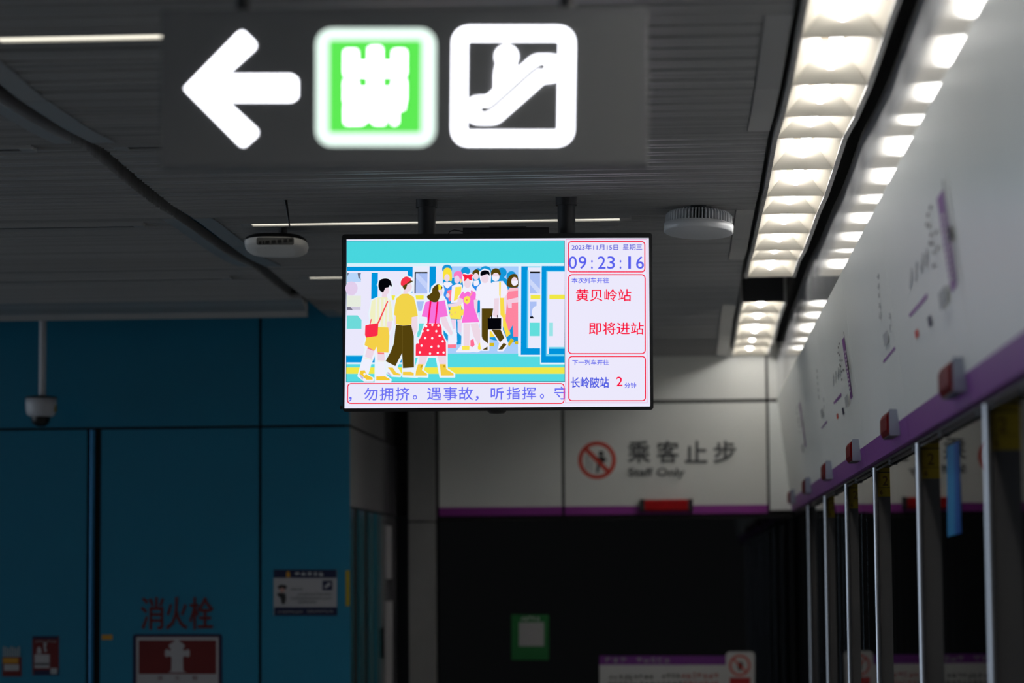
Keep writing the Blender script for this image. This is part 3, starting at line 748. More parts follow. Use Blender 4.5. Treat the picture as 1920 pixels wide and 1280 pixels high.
arrow = [(100, 352), (320, 140), (335, 136), (380, 180), (380, 196), (262, 303), (520, 303), (540, 318), (540, 384), (520, 398), (262, 398), (386, 512), (386, 528), (338, 570), (325, 566)]
fl.poly([(x + (12 if x < 110 else 0), y) for x, y in arrow], M_SW); fl.build('arrow', sign)
fl = Flat(sign_map, .0004)
fl.ring(round_rect(612, 122, 1068, 572, 62), round_rect(662, 168, 1013, 520, 10), M_SWD)
fl.poly(round_rect(662, 168, 1013, 520, 10), M_SG)
def bar(x0, y0, x1, y1): fl.rect(x0, y0, x1, y1, M_SW, 8)
bar(814, 194, 862, 400); bar(722, 206, 770, 300); bar(906, 206, 954, 300); bar(722, 252, 954, 304)
bar(722, 318, 770, 408); bar(906, 318, 954, 408); bar(722, 352, 954, 404)
fl.text('EXIT', 724, 412, 950, 488, M_SW, 6)
fl.build('exit_symbol', sign)
fl = Flat(sign_map, .0004)
fl.ring(round_rect(1134, 118, 1588, 566, 58), round_rect(1182, 166, 1538, 518, 10), M_SW)
fl.line([(1232, 434), (1282, 434), (1458, 276), (1500, 276)], 96, M_SW)
fl.ell(1335, 230, 38, 38, M_SW)
fl.poly([(1296, 300), (1300, 268), (1318, 252), (1352, 252), (1370, 268), (1374, 310), (1330, 380), (1296, 390)], M_SW)
fl.line([(1232, 433), (1274, 433)], 36, M_SIGN, False); fl.line([(1274, 433), (1450, 272)], 28, M_SIGN, False); fl.line([(1450, 270), (1488, 270)], 36, M_SIGN, False)
fl.build('escalator_symbol', sign)
for px in (457, 1063):
    top = at(px, 2, 5.9)
    x_l_ = (S_R.transposed() @ (Vector((top.x, 5.9, S_C.z + S_H / 2)) - S_C))
    m_ = MB(); z1_ = zc(5.9) - S_C.z + .02
    m_.tube((x_l_.x, 0, S_H / 2 - .004), (x_l_.x, 0, z1_), .0165, M_BLACK); m_.lathe([(.0166, z1_ - .05), (.04, z1_ - .045), (.04, z1_ - .02)], (x_l_.x, 0, 0), M_BLACK, 20)
    m_.build('hanging_pole', sign)

# ------------------------------------------------------------------ television
T_C = Vector((-.7483, 10.90, 1.0483 + EYE)); T_W, T_H, TD = 1.2745, .728, .028
T_R = Matrix.Rotation(math.radians(5.2), 3, 'Z') @ Matrix.Rotation(math.radians(4.0), 3, 'X') @ Matrix.Rotation(math.radians(-.07), 3, 'Y')
tq = quad_inv([(639, 440), (1222, 437), (1224, 768), (646, 772)])
def tv_map(px, py, h):
    u, v = tq(px, py)
    return Vector(((u - .5) * T_W, -TD + .0255 - h, (.5 - v) * T_H))
tv = thing('hanging_television', 'black framed television on two ceiling poles showing illustrated passengers and train times', 'television', T_C, None, T_R)
m_ = MB()
w2, h2 = T_W / 2, T_H / 2
outer = [(-w2, -h2), (w2, -h2), (w2, h2), (-w2, h2)]
sx0, sz0 = tv_map(648, 765, 0).x, tv_map(930, 763.5, 0).z; sx1, sz1 = tv_map(1217, 600, 0).x, tv_map(930, 447.5, 0).z
inner = [(sx0, sz0), (sx1, sz0), (sx1, sz1), (sx0, sz1)]
REC = .026
fr = round_rect(-w2, -h2, w2, h2, .012, 4); fi = round_rect(sx0, sz0, sx1, sz1, .003, 4)
nn = len(fr)
def ring3(y): return [(x, y, z) for x, z in fr]
vs = ring3(-TD) + [(x, -TD, z) for x, z in fi] + [(x, -TD + REC, z) for x, z in fi] + ring3(TD)
fs = []
for i in range(nn):
    j = (i + 1) % nn
    fs += [(i, j, nn + j, nn + i), (nn + i, nn + j, 2 * nn + j, 2 * nn + i), (3 * nn + i, 3 * nn + j, j, i)]
fs.append(tuple(range(3 * nn, 4 * nn)))
m_.add(vs, fs, M_BLACK)
m_.prism_x([(TD, -h2 * .7), (TD + .03, -h2 * .6), (TD + .03, h2 * .6), (TD, h2 * .7)], -w2 * .7, w2 * .7, M_BLACK)
m_.build('casing', tv)
m_ = MB(); c = tv_map(932, 772, 0); m_.lathe([(.0, -.008), (.03, -.006), (.04, .004)], (c.x, -TD + .006, c.z), M_BLACK, 20); m_.build('sensor', tv); m_ = MB()
c = tv_map(643, 764, 0); m_.box(c.x - .006, c.x + .004, -.01, .01, c.z - .006, c.z + .008, M_BLACK); m_.build('side_button', tv)
m_ = MB(); a = tv_map(866, 436, 0); b = tv_map(1028, 424, 0)
m_.box(a.x, b.x, .0, .08, a.z - .01, b.z - .004, M_DARK, .006); m_.box(a.x + .11, a.x + .26, -.004, .05, b.z - .006, b.z, M_BLACK)
m_.build('player_box', tv)
m_ = MB(); pts = [tv_map(x, y, 0) for x, y in ((838, 440), (841, 433), (849, 430), (858, 431), (868, 434))]
for p, q_ in zip(pts, pts[1:]): m_.tube((p.x, .04, p.z), (q_.x, .04, q_.z), .0022, M_BLACK, n=8)
m_.build('cable', tv)
Ti = T_R.transposed()
for px in (800, 1062):
    p = at(px, 400, 11.0); l0 = Ti @ (Vector((p.x, 11.0, T_C.z - .1)) - T_C); l1 = Ti @ (Vector((p.x, 11.0, zc(11.0) + .02)) - T_C)
    l2 = Ti @ (Vector((p.x, 11.0, zc(11.0) - .03)) - T_C)
    m_ = MB(); m_.tube(l0, l1, .037, M_DARK, n=24); m_.tube(l2, l1, .045, M_DARK, n=24); m_.build('ceiling_pole', tv)

fl = Flat(tv_map, .00006)
Wt = px_col(234, 233, 252); SKIN = px_col(238, 216, 230); BL = px_col(0, 148, 220); TE = px_col(84, 218, 226); YE = px_col(240, 232, 72)
GO = px_col(244, 208, 72); RD = px_col(250, 44, 74); BR = px_col(84, 66, 12); PK = px_col(246, 112, 216); BK = px_col(4, 4, 10); PW = px_col(172, 192, 244)
c1 = lambda x, y: (640 + x / 3.658, 430 + y / 3.658)
ca = lambda x, y: (640 + x / 5.332, 480 + y / 5.332)
cb = lambda x, y: (820 + x / 5.332, 480 + y / 5.332)
cd = lambda x, y: (1040 + x / 3.657, 430 + y / 3.657)
fl.poly([(647.5, 446.5), (1218, 446.5), (1218.5, 764.5), (648.5, 766)], Wt)
def R1(x0, y0, x1, y1, m): fl.rect(x0, y0, x1, y1, m, 0, c1)
fl.poly([(26, 78), (1529, 76), (1534, 1046), (38, 1048)], px_col(60, 110, 130), 0, c1)
fl.poly([(29, 82), (1526, 80), (1531, 1041), (41, 1044)], TE, 0, c1)
R1(32, 85, 1526, 230, px_col(72, 214, 222))
R1(33, 232, 1527, 252, px_col(214, 242, 252))
R1(33, 252, 1528, 850, px_col(232, 236, 252))
R1(33, 256, 484, 286, BL); R1(450, 256, 484, 860, BL); R1(34, 286, 450, 862, px_col(234, 232, 252))
R1(34, 298, 130, 360, px_col(184, 214, 250)); fl.ell(66, 405, 42, 48, px_col(226, 206, 236), c1); R1(35, 455, 132, 530, px_col(230, 236, 222))
R1(36, 532, 130, 552, px_col(206, 200, 220)); fl.poly([(36, 532), (60, 532), (78, 553), (36, 553)], px_col(120, 116, 138), 0, c1)
fl.poly([(106, 300), (130, 300), (122, 320), (130, 348), (112, 330)], px_col(110, 116, 140), 0, c1); fl.poly([(34, 300), (48, 300), (36, 322)], px_col(110, 116, 140), 0, c1)
fl.poly([(37, 590), (110, 590), (138, 620), (138, 682), (37, 682)], px_col(110, 218, 218), 0, c1)
R1(202, 298, 246, 520, BL)
R1(38, 868, 420, 912, BL); R1(40, 912, 420, 924, px_col(222, 240, 252)); R1(38, 862, 420, 870, px_col(120, 210, 235))
R1(486, 254, 600, 870, px_col(234, 236, 252)); R1(498, 292, 586, 440, BK); R1(506, 302, 586, 440, PW)
fl.poly([(506, 330), (586, 420), (586, 370), (520, 302), (506, 302)], px_col(196, 210, 250), 0, c1)
R1(508, 494, 582, 560, PW); R1(600, 254, 644, 640, BL); R1(520, 645, 600, 740, px_col(100, 218, 216))
R1(312, 452, 366, 484, YE); R1(506, 452, 562, 482, YE); R1(644, 252, 692, 850, px_col(232, 232, 252))
R1(692, 254, 1210, 850, px_col(165, 204, 252))
# silhouettes of the crowd in the carriage
BG = px_col(20, 150, 216)
for (x, y, a, b_) in ((275, 150, 46, 40), (475, 150, 58, 50), (640, 165, 48, 50), (735, 205, 50, 55), (90, 130, 50, 45), (400, 180, 40, 60)): fl.ell(x, y, a, b_, BG, cb)
fl.poly([(50, 240), (150, 220), (400, 180), (600, 170), (700, 240), (800, 250), (805, 860), (740, 860), (560, 840), (420, 800), (210, 885), (190, 885), (120, 830), (60, 860)], BG, 0, cb)
fl.poly([(105, 640), (245, 640), (420, 560), (440, 860), (195, 860), (105, 900)], px_col(206, 226, 250), 0, cb)
fl.poly([(185, 640), (200, 640), (200, 760), (240, 800), (250, 880), (200, 885)], BG, 0, cb)
R1(690, 846, 1212, 852, px_col(190, 226, 250)); 
fl.poly([(60, 905), (805, 905), (805, 975), (60, 975)], px_col(170, 206, 250), 0, cb)
def Pb(pts, m, s_=0): fl.poly(pts, m, s_, cb)
def Pa(pts, m, s_=0): fl.poly(pts, m, s_, ca)
LV = px_col(236, 210, 236); CW = px_col(242, 240, 253); YL = px_col(250, 230, 84)
# woman with fair hair, woman with pink hair
Pb([(48, 190), (60, 130), (95, 117), (130, 135), (140, 200), (135, 250), (110, 245), (60, 235)], px_col(250, 226, 60), 3)
fl.ell(90, 218, 27, 38, SKIN, cb)
Pb([(60, 262), (130, 262), (150, 290), (100, 330), (50, 290)], CW); Pb([(50, 280), (90, 330), (150, 280), (120, 460), (95, 455), (55, 420)], px_col(56, 142, 240))
Pb([(92, 350), (160, 330), (152, 440), (112, 455)], px_col(255, 118, 150)); fl.ell(100, 395, 18, 22, SKIN, cb)
Pb([(160, 210), (165, 165), (200, 150), (240, 165), (245, 230), (235, 262), (215, 250)], px_col(250, 122, 196), 3); fl.ell(190, 235, 27, 40, LV, cb); fl.ell(228, 250, 9, 22, px_col(240, 224, 150), cb)
Pb([(140, 300), (200, 275), (240, 290), (245, 460), (130, 470)], CW); Pb([(175, 310), (235, 306), (228, 420), (160, 450)], YL)
Pb([(130, 510), (238, 480), (235, 632), (116, 626)], YL, 0); fl.ell(118, 548, 8, 10, px_col(242, 200, 120), cb); fl.ell(175, 565, 9, 10, px_col(242, 200, 120), cb); fl.ell(140, 585, 8, 9, px_col(242, 200, 120), cb)
Pb([(100, 480), (180, 470), (240, 425), (262, 455), (200, 500), (108, 515)], SKIN, 0)
Pb([(125, 632), (185, 634), (182, 760), (195, 770), (192, 905), (105, 905), (115, 760)], CW); Pb([(128, 634), (182, 634), (178, 730), (135, 730)], LV); Pb([(196, 636), (240, 632), (238, 760), (215, 765)], LV)
Pb([(104, 884), (188, 882), (186, 918), (104, 920)], px_col(255, 122, 146)); Pb([(205, 820), (240, 820), (250, 880), (205, 880)], BG)
# dark haired person behind
Pb([(345, 160), (375, 134), (410, 145), (415, 200), (350, 190)], BR, 3); fl.ell(380, 205, 28, 34, SKIN, cb); Pb([(355, 250), (405, 240), (415, 280), (390, 300), (360, 300)], CW); Pb([(348, 268), (365, 300), (400, 298), (420, 262), (440, 280), (400, 345), (350, 345)], px_col(44, 140, 236))
# woman with red hair bows and pink dress
girl = [[(245, 190), (262, 177), (300, 190), (332, 178), (350, 195), (335, 222), (345, 245), (330, 300), (400, 380), (400, 430), (365, 520), (418, 660), (405, 700), (480, 860), (480, 880), (440, 935), (400, 955), (355, 950), (325, 955), (195, 955), (245, 895), (250, 670), (240, 660), (262, 540), (205, 415), (245, 360), (260, 300)]]
fl.outline([cb(*p) for p in girl[0]], 1.4, CW); Pb(girl[0], CW)
Pb([(258, 672), (325, 674), (320, 900), (262, 902)], SKIN); Pb([(328, 676), (402, 668), (440, 780), (470, 850), (415, 905), (360, 800)], SKIN)
Pb([(350, 420), (398, 420), (396, 600), (385, 635), (358, 620), (358, 520)], SKIN)
Pb([(200, 415), (250, 425), (255, 460), (215, 500), (195, 470)], SKIN)
Pb([(238, 365), (270, 345), (340, 345), (375, 362), (395, 430), (360, 440), (365, 520), (418, 662), (240, 668), (265, 540), (252, 430), (210, 415)], px_col(250, 110, 216))
Pb([(255, 330), (330, 330), (330, 372), (300, 350), (262, 378)], CW); fl.ell(295, 275, 34, 45, SKIN, cb)
Pb([(243, 186), (262, 180), (298, 190), (332, 180), (350, 192), (336, 218), (345, 242), (318, 240), (296, 224), (270, 250), (258, 246), (262, 218)], px_col(252, 32, 62), 3)
Pb([(345, 350), (352, 352), (310, 430), (302, 425)], px_col(250, 190, 120)); Pb([(265, 415), (300, 400), (325, 425), (315, 465), (290, 480), (262, 455)], YL, 2); fl.ell(290, 440, 8, 10, px_col(240, 150, 90), cb); Pb([(232, 540), (262, 530), (258, 590), (228, 600)], px_col(250, 226, 84))
Pb([(247, 898), (322, 896), (320, 938), (250, 940)], YL); Pb([(412, 880), (450, 850), (480, 878), (440, 930), (405, 930)], YL, 2)
Pb([(330, 840), (360, 830), (372, 890), (350, 910), (330, 900)], px_col(255, 110, 150))
# man with face mask in yellow trousers
Pb([(530, 190), (535, 145), (575, 122), (615, 140), (624, 195), (535, 195)], BR, 3); fl.ell(578, 210, 38, 42, SKIN, cb); Pb([(538, 205), (612, 205), (606, 238), (575, 254), (546, 240)], CW)
Pb([(540, 258), (650, 250), (690, 300), (705, 360), (680, 425), (600, 425)], CW); Pb([(612, 256), (630, 256), (628, 420), (614, 420)], px_col(250, 226, 96)); Pb([(610, 418), (664, 418), (682, 590), (728, 780), (690, 812), (640, 660), (605, 600)], px_col(248, 220, 72))
Pb([(660, 425), (700, 365), (692, 560), (672, 590)], SKIN); Pb([(522, 745), (560, 760), (570, 810), (522, 812)], px_col(248, 220, 72)); Pb([(515, 868), (566, 868), (566, 902), (515, 902)], px_col(214, 186, 30)); Pb([(700, 885), (735, 820), (765, 845), (720, 902)], px_col(214, 186, 30))
# woman with face mask in pink
Pb([(692, 300), (700, 220), (745, 180), (795, 195), (804, 300), (760, 316)], BR, 3); fl.ell(766, 255, 32, 44, SKIN, cb); Pb([(735, 248), (800, 245), (800, 280), (765, 300), (740, 280)], CW)
Pb([(690, 380), (720, 330), (802, 320), (806, 805), (758, 805), (750, 690), (712, 758), (678, 640), (690, 470)], px_col(254, 134, 160)); Pb([(690, 350), (720, 320), (800, 315), (802, 345), (700, 355)], px_col(248, 190, 206)); Pb([(690, 440), (802, 412), (804, 462), (740, 470), (740, 520), (705, 520)], px_col(244, 206, 226)); Pb([(775, 852), (808, 852), (808, 882), (775, 882)], px_col(214, 186, 30))
# man with briefcase
man = [(420, 200), (418, 160), (465, 132), (515, 150), (525, 200), (520, 270), (580, 300), (615, 420), (620, 590), (645, 620), (645, 740), (680, 820), (700, 880), (655, 945), (605, 945), (625, 870), (540, 745), (515, 745), (512, 940), (445, 940), (435, 880), (430, 440), (385, 425), (395, 320), (440, 275)]
fl.outline([cb(*p) for p in man], 1.4, CW); Pb(man, CW)
fl.ell(470, 225, 38, 46, SKIN, cb); Pb([(425, 195), (428, 160), (465, 142), (510, 155), (516, 198), (492, 180), (440, 198)], BK, 3)
Pb([(440, 525), (555, 525), (545, 590), (505, 640), (505, 875), (450, 830), (442, 800)], BR); Pb([(540, 735), (630, 735), (668, 820), (625, 862)], BR)
Pb([(565, 425), (612, 420), (608, 590), (590, 618), (545, 590), (560, 560)], SKIN); Pb([(500, 622), (636, 620), (636, 730), (504, 736)], BK); Pb([(535, 590), (545, 590), (545, 624), (533, 624)], BK); Pb([(592, 592), (602, 590), (606, 624), (598, 624)], BK)
Pb([(450, 936), (500, 904), (502, 936)], BR); Pb([(608, 936), (660, 868), (692, 882), (650, 934)], BR)
# carriage doors on the right
R1(1212, 252, 1230, 870, px_col(226, 240, 252)); R1(1228, 254, 1366, 862, px_col(234, 234, 252)); R1(1230, 254, 1275, 860, BL); R1(1230, 815, 1368, 860, BL); R1(1275, 254, 1366, 262, px_col(120, 214, 240)); R1(1270, 280, 1280, 815, px_col(90, 200, 240)); R1(1222, 860, 1370, 872, px_col(224, 242, 252))
R1(1290, 290, 1360, 302, BK); R1(1290, 302, 1360, 440, PW); fl.poly([(1292, 340), (1360, 410), (1360, 440), (1345, 440), (1292, 380)], px_col(205, 216, 250), 0, c1); R1(1295, 450, 1362, 480, YE); R1(1290, 496, 1336, 610, PW); fl.ell(1340, 570, 36, 46, px_col(232, 234, 252), c1); fl.poly([(1292, 598), (1310, 596), (1320, 610), (1292, 610)], BK, 0, c1); R1(1290, 640, 1360, 732, px_col(98, 222, 220))
R1(1362, 252, 1372, 925, px_col(226, 240, 252)); R1(1370, 252, 1528, 918, BL); R1(1402, 284, 1529, 870, px_col(110, 208, 240)); R1(1411, 290, 1529, 855, px_col(235, 233, 252)); R1(1424, 448, 1529, 480, YE); R1(1424, 640, 1450, 732, px_col(154, 228, 232)); R1(1422, 818, 1530, 856, BL); R1(1422, 806, 1530, 818, px_col(120, 214, 236)); R1(1368, 914, 1530, 926, px_col(224, 242, 252))
R1(40, 946, 1530, 990, YE)
# three passengers in front
p1 = [(355, 290), (375, 235), (430, 215), (490, 235), (508, 300), (485, 355), (500, 460), (525, 640), (515, 720), (480, 790), (485, 960), (450, 975), (450, 1190), (505, 1235), (500, 1255), (345, 1255), (345, 970), (300, 1080), (270, 1185), (330, 1220), (325, 1250), (240, 1250), (175, 1200), (190, 1140), (245, 930), (225, 880), (245, 820), (230, 700), (290, 670), (275, 575), (300, 440), (390, 400), (395, 360)]
fl.outline([ca(*p) for p in p1], 1.2, px_col(226, 246, 252)); Pa(p1, px_col(240, 240, 253))
Pa([(262, 920), (335, 945), (308, 1030), (240, 1005)], SKIN); Pa([(366, 962), (435, 972), (438, 1045), (368, 1042)], SKIN); Pa([(268, 905), (338, 935), (330, 948), (264, 925)], px_col(250, 130, 130)); Pa([(366, 962), (432, 966), (430, 982), (370, 980)], px_col(250, 130, 130))
Pa([(236, 1015), (318, 1035), (316, 1042), (234, 1022)], px_col(238, 240, 210)); Pa([(364, 1046), (440, 1048), (440, 1055), (364, 1054)], px_col(238, 240, 210))
fl.ell(434, 345, 40, 44, SKIN, ca); Pa([(405, 360), (452, 360), (452, 412), (400, 412)], SKIN)
Pa([(365, 290), (378, 242), (432, 225), (480, 240), (500, 292), (492, 308), (478, 292), (468, 312), (438, 318), (428, 335), (412, 362), (385, 350), (370, 322)], BK, 3)
Pa([(300, 450), (360, 415), (450, 412), (492, 450), (518, 645), (455, 655), (455, 718), (300, 690), (285, 582)], px_col(240, 240, 196))
for x in (338, 378, 420, 458): Pa([(x, 425), (x + 16, 425), (x + 14, 700), (x, 700)], px_col(240, 240, 236))
Pa([(458, 655), (506, 650), (500, 720), (472, 778), (458, 720)], SKIN)
Pa([(300, 705), (470, 715), (482, 800), (475, 965), (362, 962), (358, 905), (335, 945), (235, 890), (252, 815)], GO)
Pa([(455, 450), (466, 455), (376, 672), (360, 670)], px_col(248, 70, 80)); Pa([(295, 628), (304, 632), (290, 690), (279, 690)], px_col(248, 70, 80)); Pa([(240, 698), (250, 690), (370, 670), (365, 790), (352, 800), (250, 816), (238, 790)], RD)
Pa([(196, 1145), (240, 1140), (265, 1190), (322, 1215), (320, 1236), (262, 1236), (230, 1210), (190, 1175)], px_col(245, 202, 50)); fl.ell(240, 1180, 12, 14, px_col(244, 240, 240), ca); Pa([(184, 1180), (195, 1178), (232, 1215), (218, 1236)], px_col(196, 190, 226)); Pa([(356, 1202), (440, 1200), (490, 1228), (488, 1242), (356, 1242)], px_col(245, 202, 50))
p2 = [(582, 300), (588, 235), (640, 195), (700, 220), (718, 260), (705, 330), (690, 370), (730, 400), (772, 605), (765, 740), (735, 805), (735, 1120), (770, 1185), (765, 1210), (620, 1205), (612, 1000), (560, 1110), (605, 1185), (595, 1205), (510, 1200), (455, 1165), (440, 1050), (490, 955), (518, 880), (535, 690), (515, 590), (535, 415), (600, 370)]
fl.outline([ca(*p) for p in p2], 1.2, px_col(226, 246, 252)); Pa(p2, px_col(236, 242, 252))
fl.ell(662, 310, 38, 46, SKIN, ca); Pa([(620, 335), (662, 350), (660, 385), (612, 385)], SKIN)
Pa([(602, 292), (680, 238), (712, 252), (692, 266), (655, 282), (640, 330), (622, 336), (608, 310)], BR); Pa([(590, 292), (594, 240), (640, 205), (686, 226), (682, 248), (622, 292)], px_col(246, 52, 74), 3)
Pa([(700, 605), (757, 600), (762, 730), (736, 796), (706, 790), (698, 700)], SKIN); Pa([(532, 595), (548, 600), (546, 692), (534, 690)], SKIN)
Pa([(545, 425), (598, 380), (665, 378), (720, 410), (740, 480), (762, 600), (702, 612), (700, 686), (620, 697), (545, 682), (545, 600), (524, 588), (532, 500)], px_col(242, 212, 74))
Pa([(545, 688), (620, 697), (697, 690), (725, 800), (730, 1112), (620, 1120), (610, 970), (545, 1100), (447, 1050), (495, 960), (525, 880)], BR); Pa([(608, 700), (612, 700), (614, 970), (610, 968)], px_col(110, 90, 30))
Pa([(470, 1112), (520, 1115), (550, 1160), (600, 1182), (596, 1194), (530, 1190)], px_col(245, 206, 70)); Pa([(460, 1162), (478, 1160), (510, 1196), (490, 1200)], px_col(196, 190, 226)); Pa([(620, 1156), (700, 1156), (762, 1182), (762, 1196), (620, 1192)], px_col(245, 206, 70))
p3 = [(842, 400), (890, 365), (900, 310), (940, 275), (1005, 280), (1020, 340), (1010, 395), (1045, 450), (1075, 600), (1120, 770), (1095, 805), (1055, 770), (1010, 720), (1015, 790), (1058, 870), (1058, 1010), (1060, 1125), (1135, 1175), (1135, 1208), (990, 1208), (950, 1010), (870, 1010), (820, 1140), (868, 1178), (868, 1208), (735, 1205), (735, 1150), (775, 1010), (735, 1008), (733, 880), (790, 800), (830, 680), (850, 620), (790, 610), (830, 455)]
fl.outline([ca(*p) for p in p3], 1.2, px_col(226, 246, 252)); Pa(p3, px_col(236, 242, 252))
Pa([(985, 612), (1042, 605), (1080, 700), (1116, 770), (1096, 798), (1058, 750), (1008, 690)], SKIN); Pa([(785, 995), (866, 995), (842, 1082), (772, 1082)], SKIN); Pa([(960, 995), (1050, 995), (1050, 1082), (985, 1082)], SKIN); fl.ell(985, 362, 22, 40, SKIN, ca)
Pa([(770, 1080), (825, 1080), (810, 1140), (862, 1180), (860, 1195), (745, 1195), (750, 1150)], px_col(244, 206, 66)); Pa([(985, 1080), (1046, 1080), (1052, 1130), (1125, 1175), (1125, 1195), (1000, 1195)], px_col(244, 206, 66)); Pa([(800, 1090), (818, 1090), (806, 1118), (792, 1115)], px_col(200, 160, 30)); Pa([(1020, 1090), (1042, 1090), (1044, 1112), (1022, 1112)], px_col(200, 160, 30))
Pa([(838, 462), (890, 445), (960, 455), (1030, 443), (1062, 602), (985, 612), (980, 672), (860, 672), (855, 612), (800, 605)], px_col(246, 116, 220))
Pa([(880, 450), (898, 450), (874, 678), (856, 678)], px_col(250, 8, 90)); Pa([(950, 455), (967, 455), (946, 678), (930, 678)], px_col(250, 8, 90))
Pa([(850, 405), (898, 368), (905, 328), (940, 290), (976, 286), (964, 340), (982, 392), (960, 452), (920, 462), (880, 445)], BR, 3); Pa([(963, 286), (1000, 295), (996, 336), (966, 342)], px_col(250, 232, 44)); Pa([(996, 300), (1008, 318), (990, 342)], BR)
Pa([(850, 680), (985, 672), (1002, 720), (1005, 780), (1045, 860), (1048, 996), (745, 997), (745, 888), (800, 800), (812, 740)], px_col(252, 46, 76))
for (x, y) in ((847, 703), (908, 690), (968, 695), (865, 743), (948, 752), (812, 752), (838, 820), (908, 822), (982, 798), (767, 862), (803, 895), (902, 908), (970, 902), (1013, 852), (787, 963), (888, 975), (965, 968), (1023, 965)): fl.ell(x, y, 11, 12, px_col(250, 244, 252), ca, 14)
# caption line and the panels on the right
TB = px_col(102, 108, 244); TR_ = px_col(248, 8, 60)
R1(34, 1048, 1536, 1205, Wt)
def TX(s_, x0, y0, x1, y1, m, b_=0.0, tf=c1):
    p, q_ = tf(x0, y0), tf(x1, y1); fl.text(s_, p[0], p[1], q_[0], q_[1], m, b_ or .22)
TX('勿', 163, 1086, 255, 1172, TB); TX('拥', 270, 1084, 362, 1172, TB); TX('挤', 378, 1082, 474, 1172, TB); TX('。', 495, 1136, 524, 1166, TB)
TX('遇', 592, 1084, 690, 1170, TB); TX('事', 704, 1080, 798, 1170, TB); TX('故', 808, 1080, 906, 1170, TB); TX('，', 922, 1142, 944, 1174, TB)
TX('听', 1026, 1082, 1116, 1168, TB); TX('指', 1134, 1080, 1226, 1166, TB); TX('挥', 1240, 1080, 1336, 1166, TB); TX('。', 1362, 1128, 1390, 1160, TB); TX('守', 1460, 1078, 1562, 1166, TB); TX('，', 60, 1148, 80, 1180, TB)
fl.poly([(1528, 66), (1592, 66), (1592, 1214), (1534, 1214)], Wt, 0, c1)
a, b_ = c1(48, 1054), c1(1530, 1196); fl.frame(a[0], a[1], b_[0], b_[1], 7, 1.9, TR_)
fl.poly([(1058.6, 448), (1218, 447), (1218.6, 764), (1060.6, 765)], px_col(236, 233, 252))
for (x0, y0, x1, y1, r, w, m) in ((72, 68, 632, 1190, 1, .9, px_col(232, 140, 196)), (86, 82, 620, 296, 7, 2, TR_), (88, 308, 622, 856, 8, 2, TR_), (92, 868, 623, 1178, 7, 2, TR_)):
    p, q_ = cd(x0, y0), cd(x1, y1); fl.frame(p[0], p[1], q_[0], q_[1], r, w, m)
T2 = px_col(96, 98, 216); T3 = px_col(88, 96, 236)
TX('2023年11月15日', 112, 104, 432, 144, T2, .18, cd); TX('星期三', 464, 102, 598, 144, T2, .18, cd)
for ch, x0, x1 in (('0', 92, 148), ('9', 160, 214), (':', 246, 258), ('2', 292, 346), ('3', 357, 410), (':', 442, 454), ('1', 502, 520), ('6', 556, 610)):
    TX(ch, x0, 186 if ch != ':' else 212, x1, 272, T3, .18, cd)
TX('本次列车开往', 112, 332, 370, 370, T3, .18, cd); TX('黄贝岭站', 142, 410, 522, 494, TR_, .22, cd); TX('即将进站', 232, 638, 608, 722, TR_, .22, cd)
TX('下一列车开往', 118, 894, 370, 930, T3, .18, cd); TX('长岭陂站', 108, 1012, 370, 1086, px_col(74, 88, 226), .35, cd); TX('2', 420, 1010, 462, 1075, TR_, 0, cd); TX('分钟', 475, 1050, 555, 1088, T3, .18, cd)
fl.build('screen', tv)

# ------------------------------------------------------------------ ceiling fittings
# pill shaped wireless box
c = at(518.5, 460, 11.9); c.z = c.z
t = thing('wireless_access_point', 'pale rounded wireless box with row of sockets on ceiling left of television', 'access point', c)
Rp = Matrix.Rotation(math.radians(1.5), 3, 'Y') @ Matrix.Rotation(math.radians(-14), 3, 'X')
def pill(w, d, h, r0, n=48, k=3.0):
    out = []
    for i in range(n):
        a_ = 2 * math.pi * i / n; ca_, sa_ = math.cos(a_), math.sin(a_)
        out.append((w * math.copysign(abs(ca_) ** (2 / k), ca_), d * math.copysign(abs(sa_) ** (2 / k), sa_)))
    return out
m_ = MB(); base = pill(.144, .10, 0, 0); nb = len(base)
lev = [(.55, .030), (.86, .028), (.97, .018), (1.0, .004), (.97, -.016), (.88, -.026), (.6, -.030)]
vs = []
for s_, z in lev: vs += [c + Rp @ Vector((x * s_, y * s_, z)) for x, y in base]
fs = []
for k in range(len(lev) - 1):
    for i in range(nb): fs.append((k * nb + i, k * nb + (i + 1) % nb, (k + 1) * nb + (i + 1) % nb, (k + 1) * nb + i))
m_.add(vs, fs[:3 * nb], M_BLACK, True); m_.add(vs, fs[3 * nb:], M_AP, True); m_.add(vs[:nb], [tuple(range(nb))], M_BLACK); m_.add(vs[-nb:], [tuple(range(nb))], M_AP)
m_.build('shell', t)
fl = Flat(lambda x, y, h: at(440 + x / 6.4, 340 + y / 6.4, c.y - .105 - h), .001)
fl.rect(262, 672, 712, 762, M_SOCK, 22)
m_ = fl.mb
a = at(440 + 262 / 6.4, 340 + 700 / 6.4, c.y); b = at(440 + 712 / 6.4, 340 + 752 / 6.4, c.y)
fl.build('socket_strip', t)
fl = Flat(lambda x, y, h: at(440 + x / 6.4, 340 + (y + (490 - x) * .085) / 6.4, c.y - .108 - h), .001)
for (x0, x1) in ((290, 320), (338, 354), (368, 416), (442, 490), (514, 562), (586, 630), (652, 694)): fl.rect(x0, 702, x1, 738, M_BLACK, 3)
fl.build('sockets', t)
m_ = MB(); m_.tube(c + Vector((.03, .0, .02)), Vector((c.x + .03, c.y, zc(c.y) + .004)), .02, M_DARK); m_.build('bracket', t)
p0 = at(535.5, 357, 10.95); p1_ = at(543, 424, 10.95)
m_ = MB(); m_.tube((p0.x, 10.95, zc(10.95) + .005), p1_, .0075, M_BLACK, .003, 12)
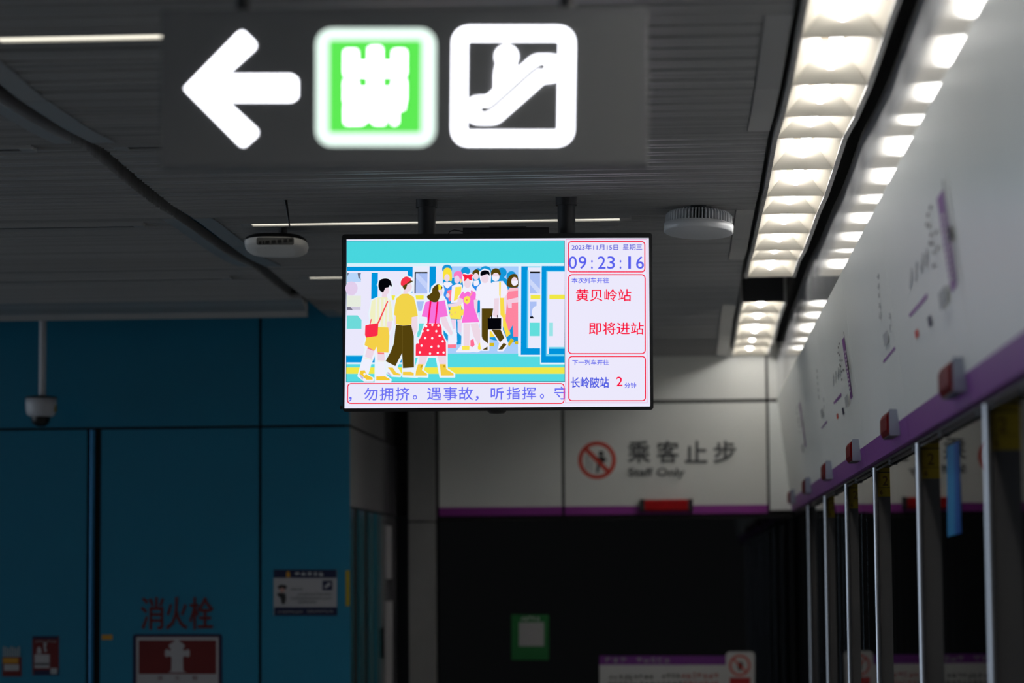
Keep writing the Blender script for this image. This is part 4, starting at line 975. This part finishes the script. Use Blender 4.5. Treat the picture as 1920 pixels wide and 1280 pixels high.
tag(m_.build('hanging_rod', None, (p0.x, 10.95, zc(10.95))), 'thin black rod hanging from ceiling above the wireless box', 'rod')

# round finned lamp
c = at(1310, 424, 11.4)
t = thing('round_finned_lamp', 'round pale lamp with upright cooling fins on ceiling right of television', 'ceiling lamp', c)
Rf = Matrix.Rotation(math.radians(2.2), 3, 'Y') @ Matrix.Rotation(math.radians(-4), 3, 'X')
m_ = MB(); m_.lathe([(0, -.030), (.144, -.030), (.149, -.026), (.149, .006), (.143, .008), (.0, .008)], c, M_ALU, 64, Rf); m_.build('rim', t)
m_ = MB(); m_.lathe([(.118, .0085), (.118, .052), (.09, .058), (0, .060)], c, M_DARK, 48, Rf)
m_.build('core', t)
m_ = MB()
for k in range(60):
    a_ = 2 * math.pi * k / 60; R_ = Rf @ Matrix.Rotation(a_, 3, 'Z'); w = .0022
    prof = [(.100, .0086), (.144, .0086), (.143, .044), (.132, .056), (.100, .058)]
    m_.hexa_ = None
    vs = [c + R_ @ Vector((x, s_ * w, z)) for s_ in (-1, 1) for x, z in prof]; n5 = len(prof)
    m_.add(vs, [tuple(range(n5))[::-1], tuple(range(n5, 2 * n5))] + [(i, (i + 1) % n5, n5 + (i + 1) % n5, n5 + i) for i in range(n5)], M_ALU)
m_.build('cooling_fins', t)
m_ = MB(); m_.tube(c + Vector((0, 0, .058)), Vector((c.x, c.y, zc(c.y) + .004)), .06, M_DARK, n=24); m_.build('mount', t)

# dome camera
c = at(77, 766, 15.6)
t = thing('dome_camera', 'white dome security camera hanging on a pole before the blue wall', 'security camera', c)
m_ = MB(); m_.tube((at(80, 640, 15.6).x, 15.6, c.z + .07), (at(80, 640, 15.6).x, 15.6, 3.4995), .0215, M_CCTV); m_.build('pole', t)
m_ = MB(); m_.lathe([(0, .078), (.05, .076), (.092, .070), (.094, .062), (.0, .060)], c, M_BLACK, 40); m_.build('cap', t)
m_ = MB(); m_.lathe([(.0, .0598), (.092, .0598), (.093, .03), (.090, -.01), (.083, -.036), (.062, -.048), (0, -.048)], c, M_CCTV, 40); m_.build('housing', t)
m_ = MB(); m_.lathe([(.058, -.0482), (.058, -.06), (.052, -.082), (.036, -.100), (.016, -.107), (0.0001, -.108)], c, M_BLACK, 36); m_.build('dome', t)
m_ = MB(); p = at(104, 771, 15.6); m_.box(c.x + .078, c.x + .095, 15.575, 15.60, c.z - .02, c.z + .018, M_YEL); m_.build('label', t)

bpy.data.objects.remove(_TO); bpy.data.curves.remove(_T)
for o in bpy.data.objects:
    if '_w' in o.keys(): del o['_w']
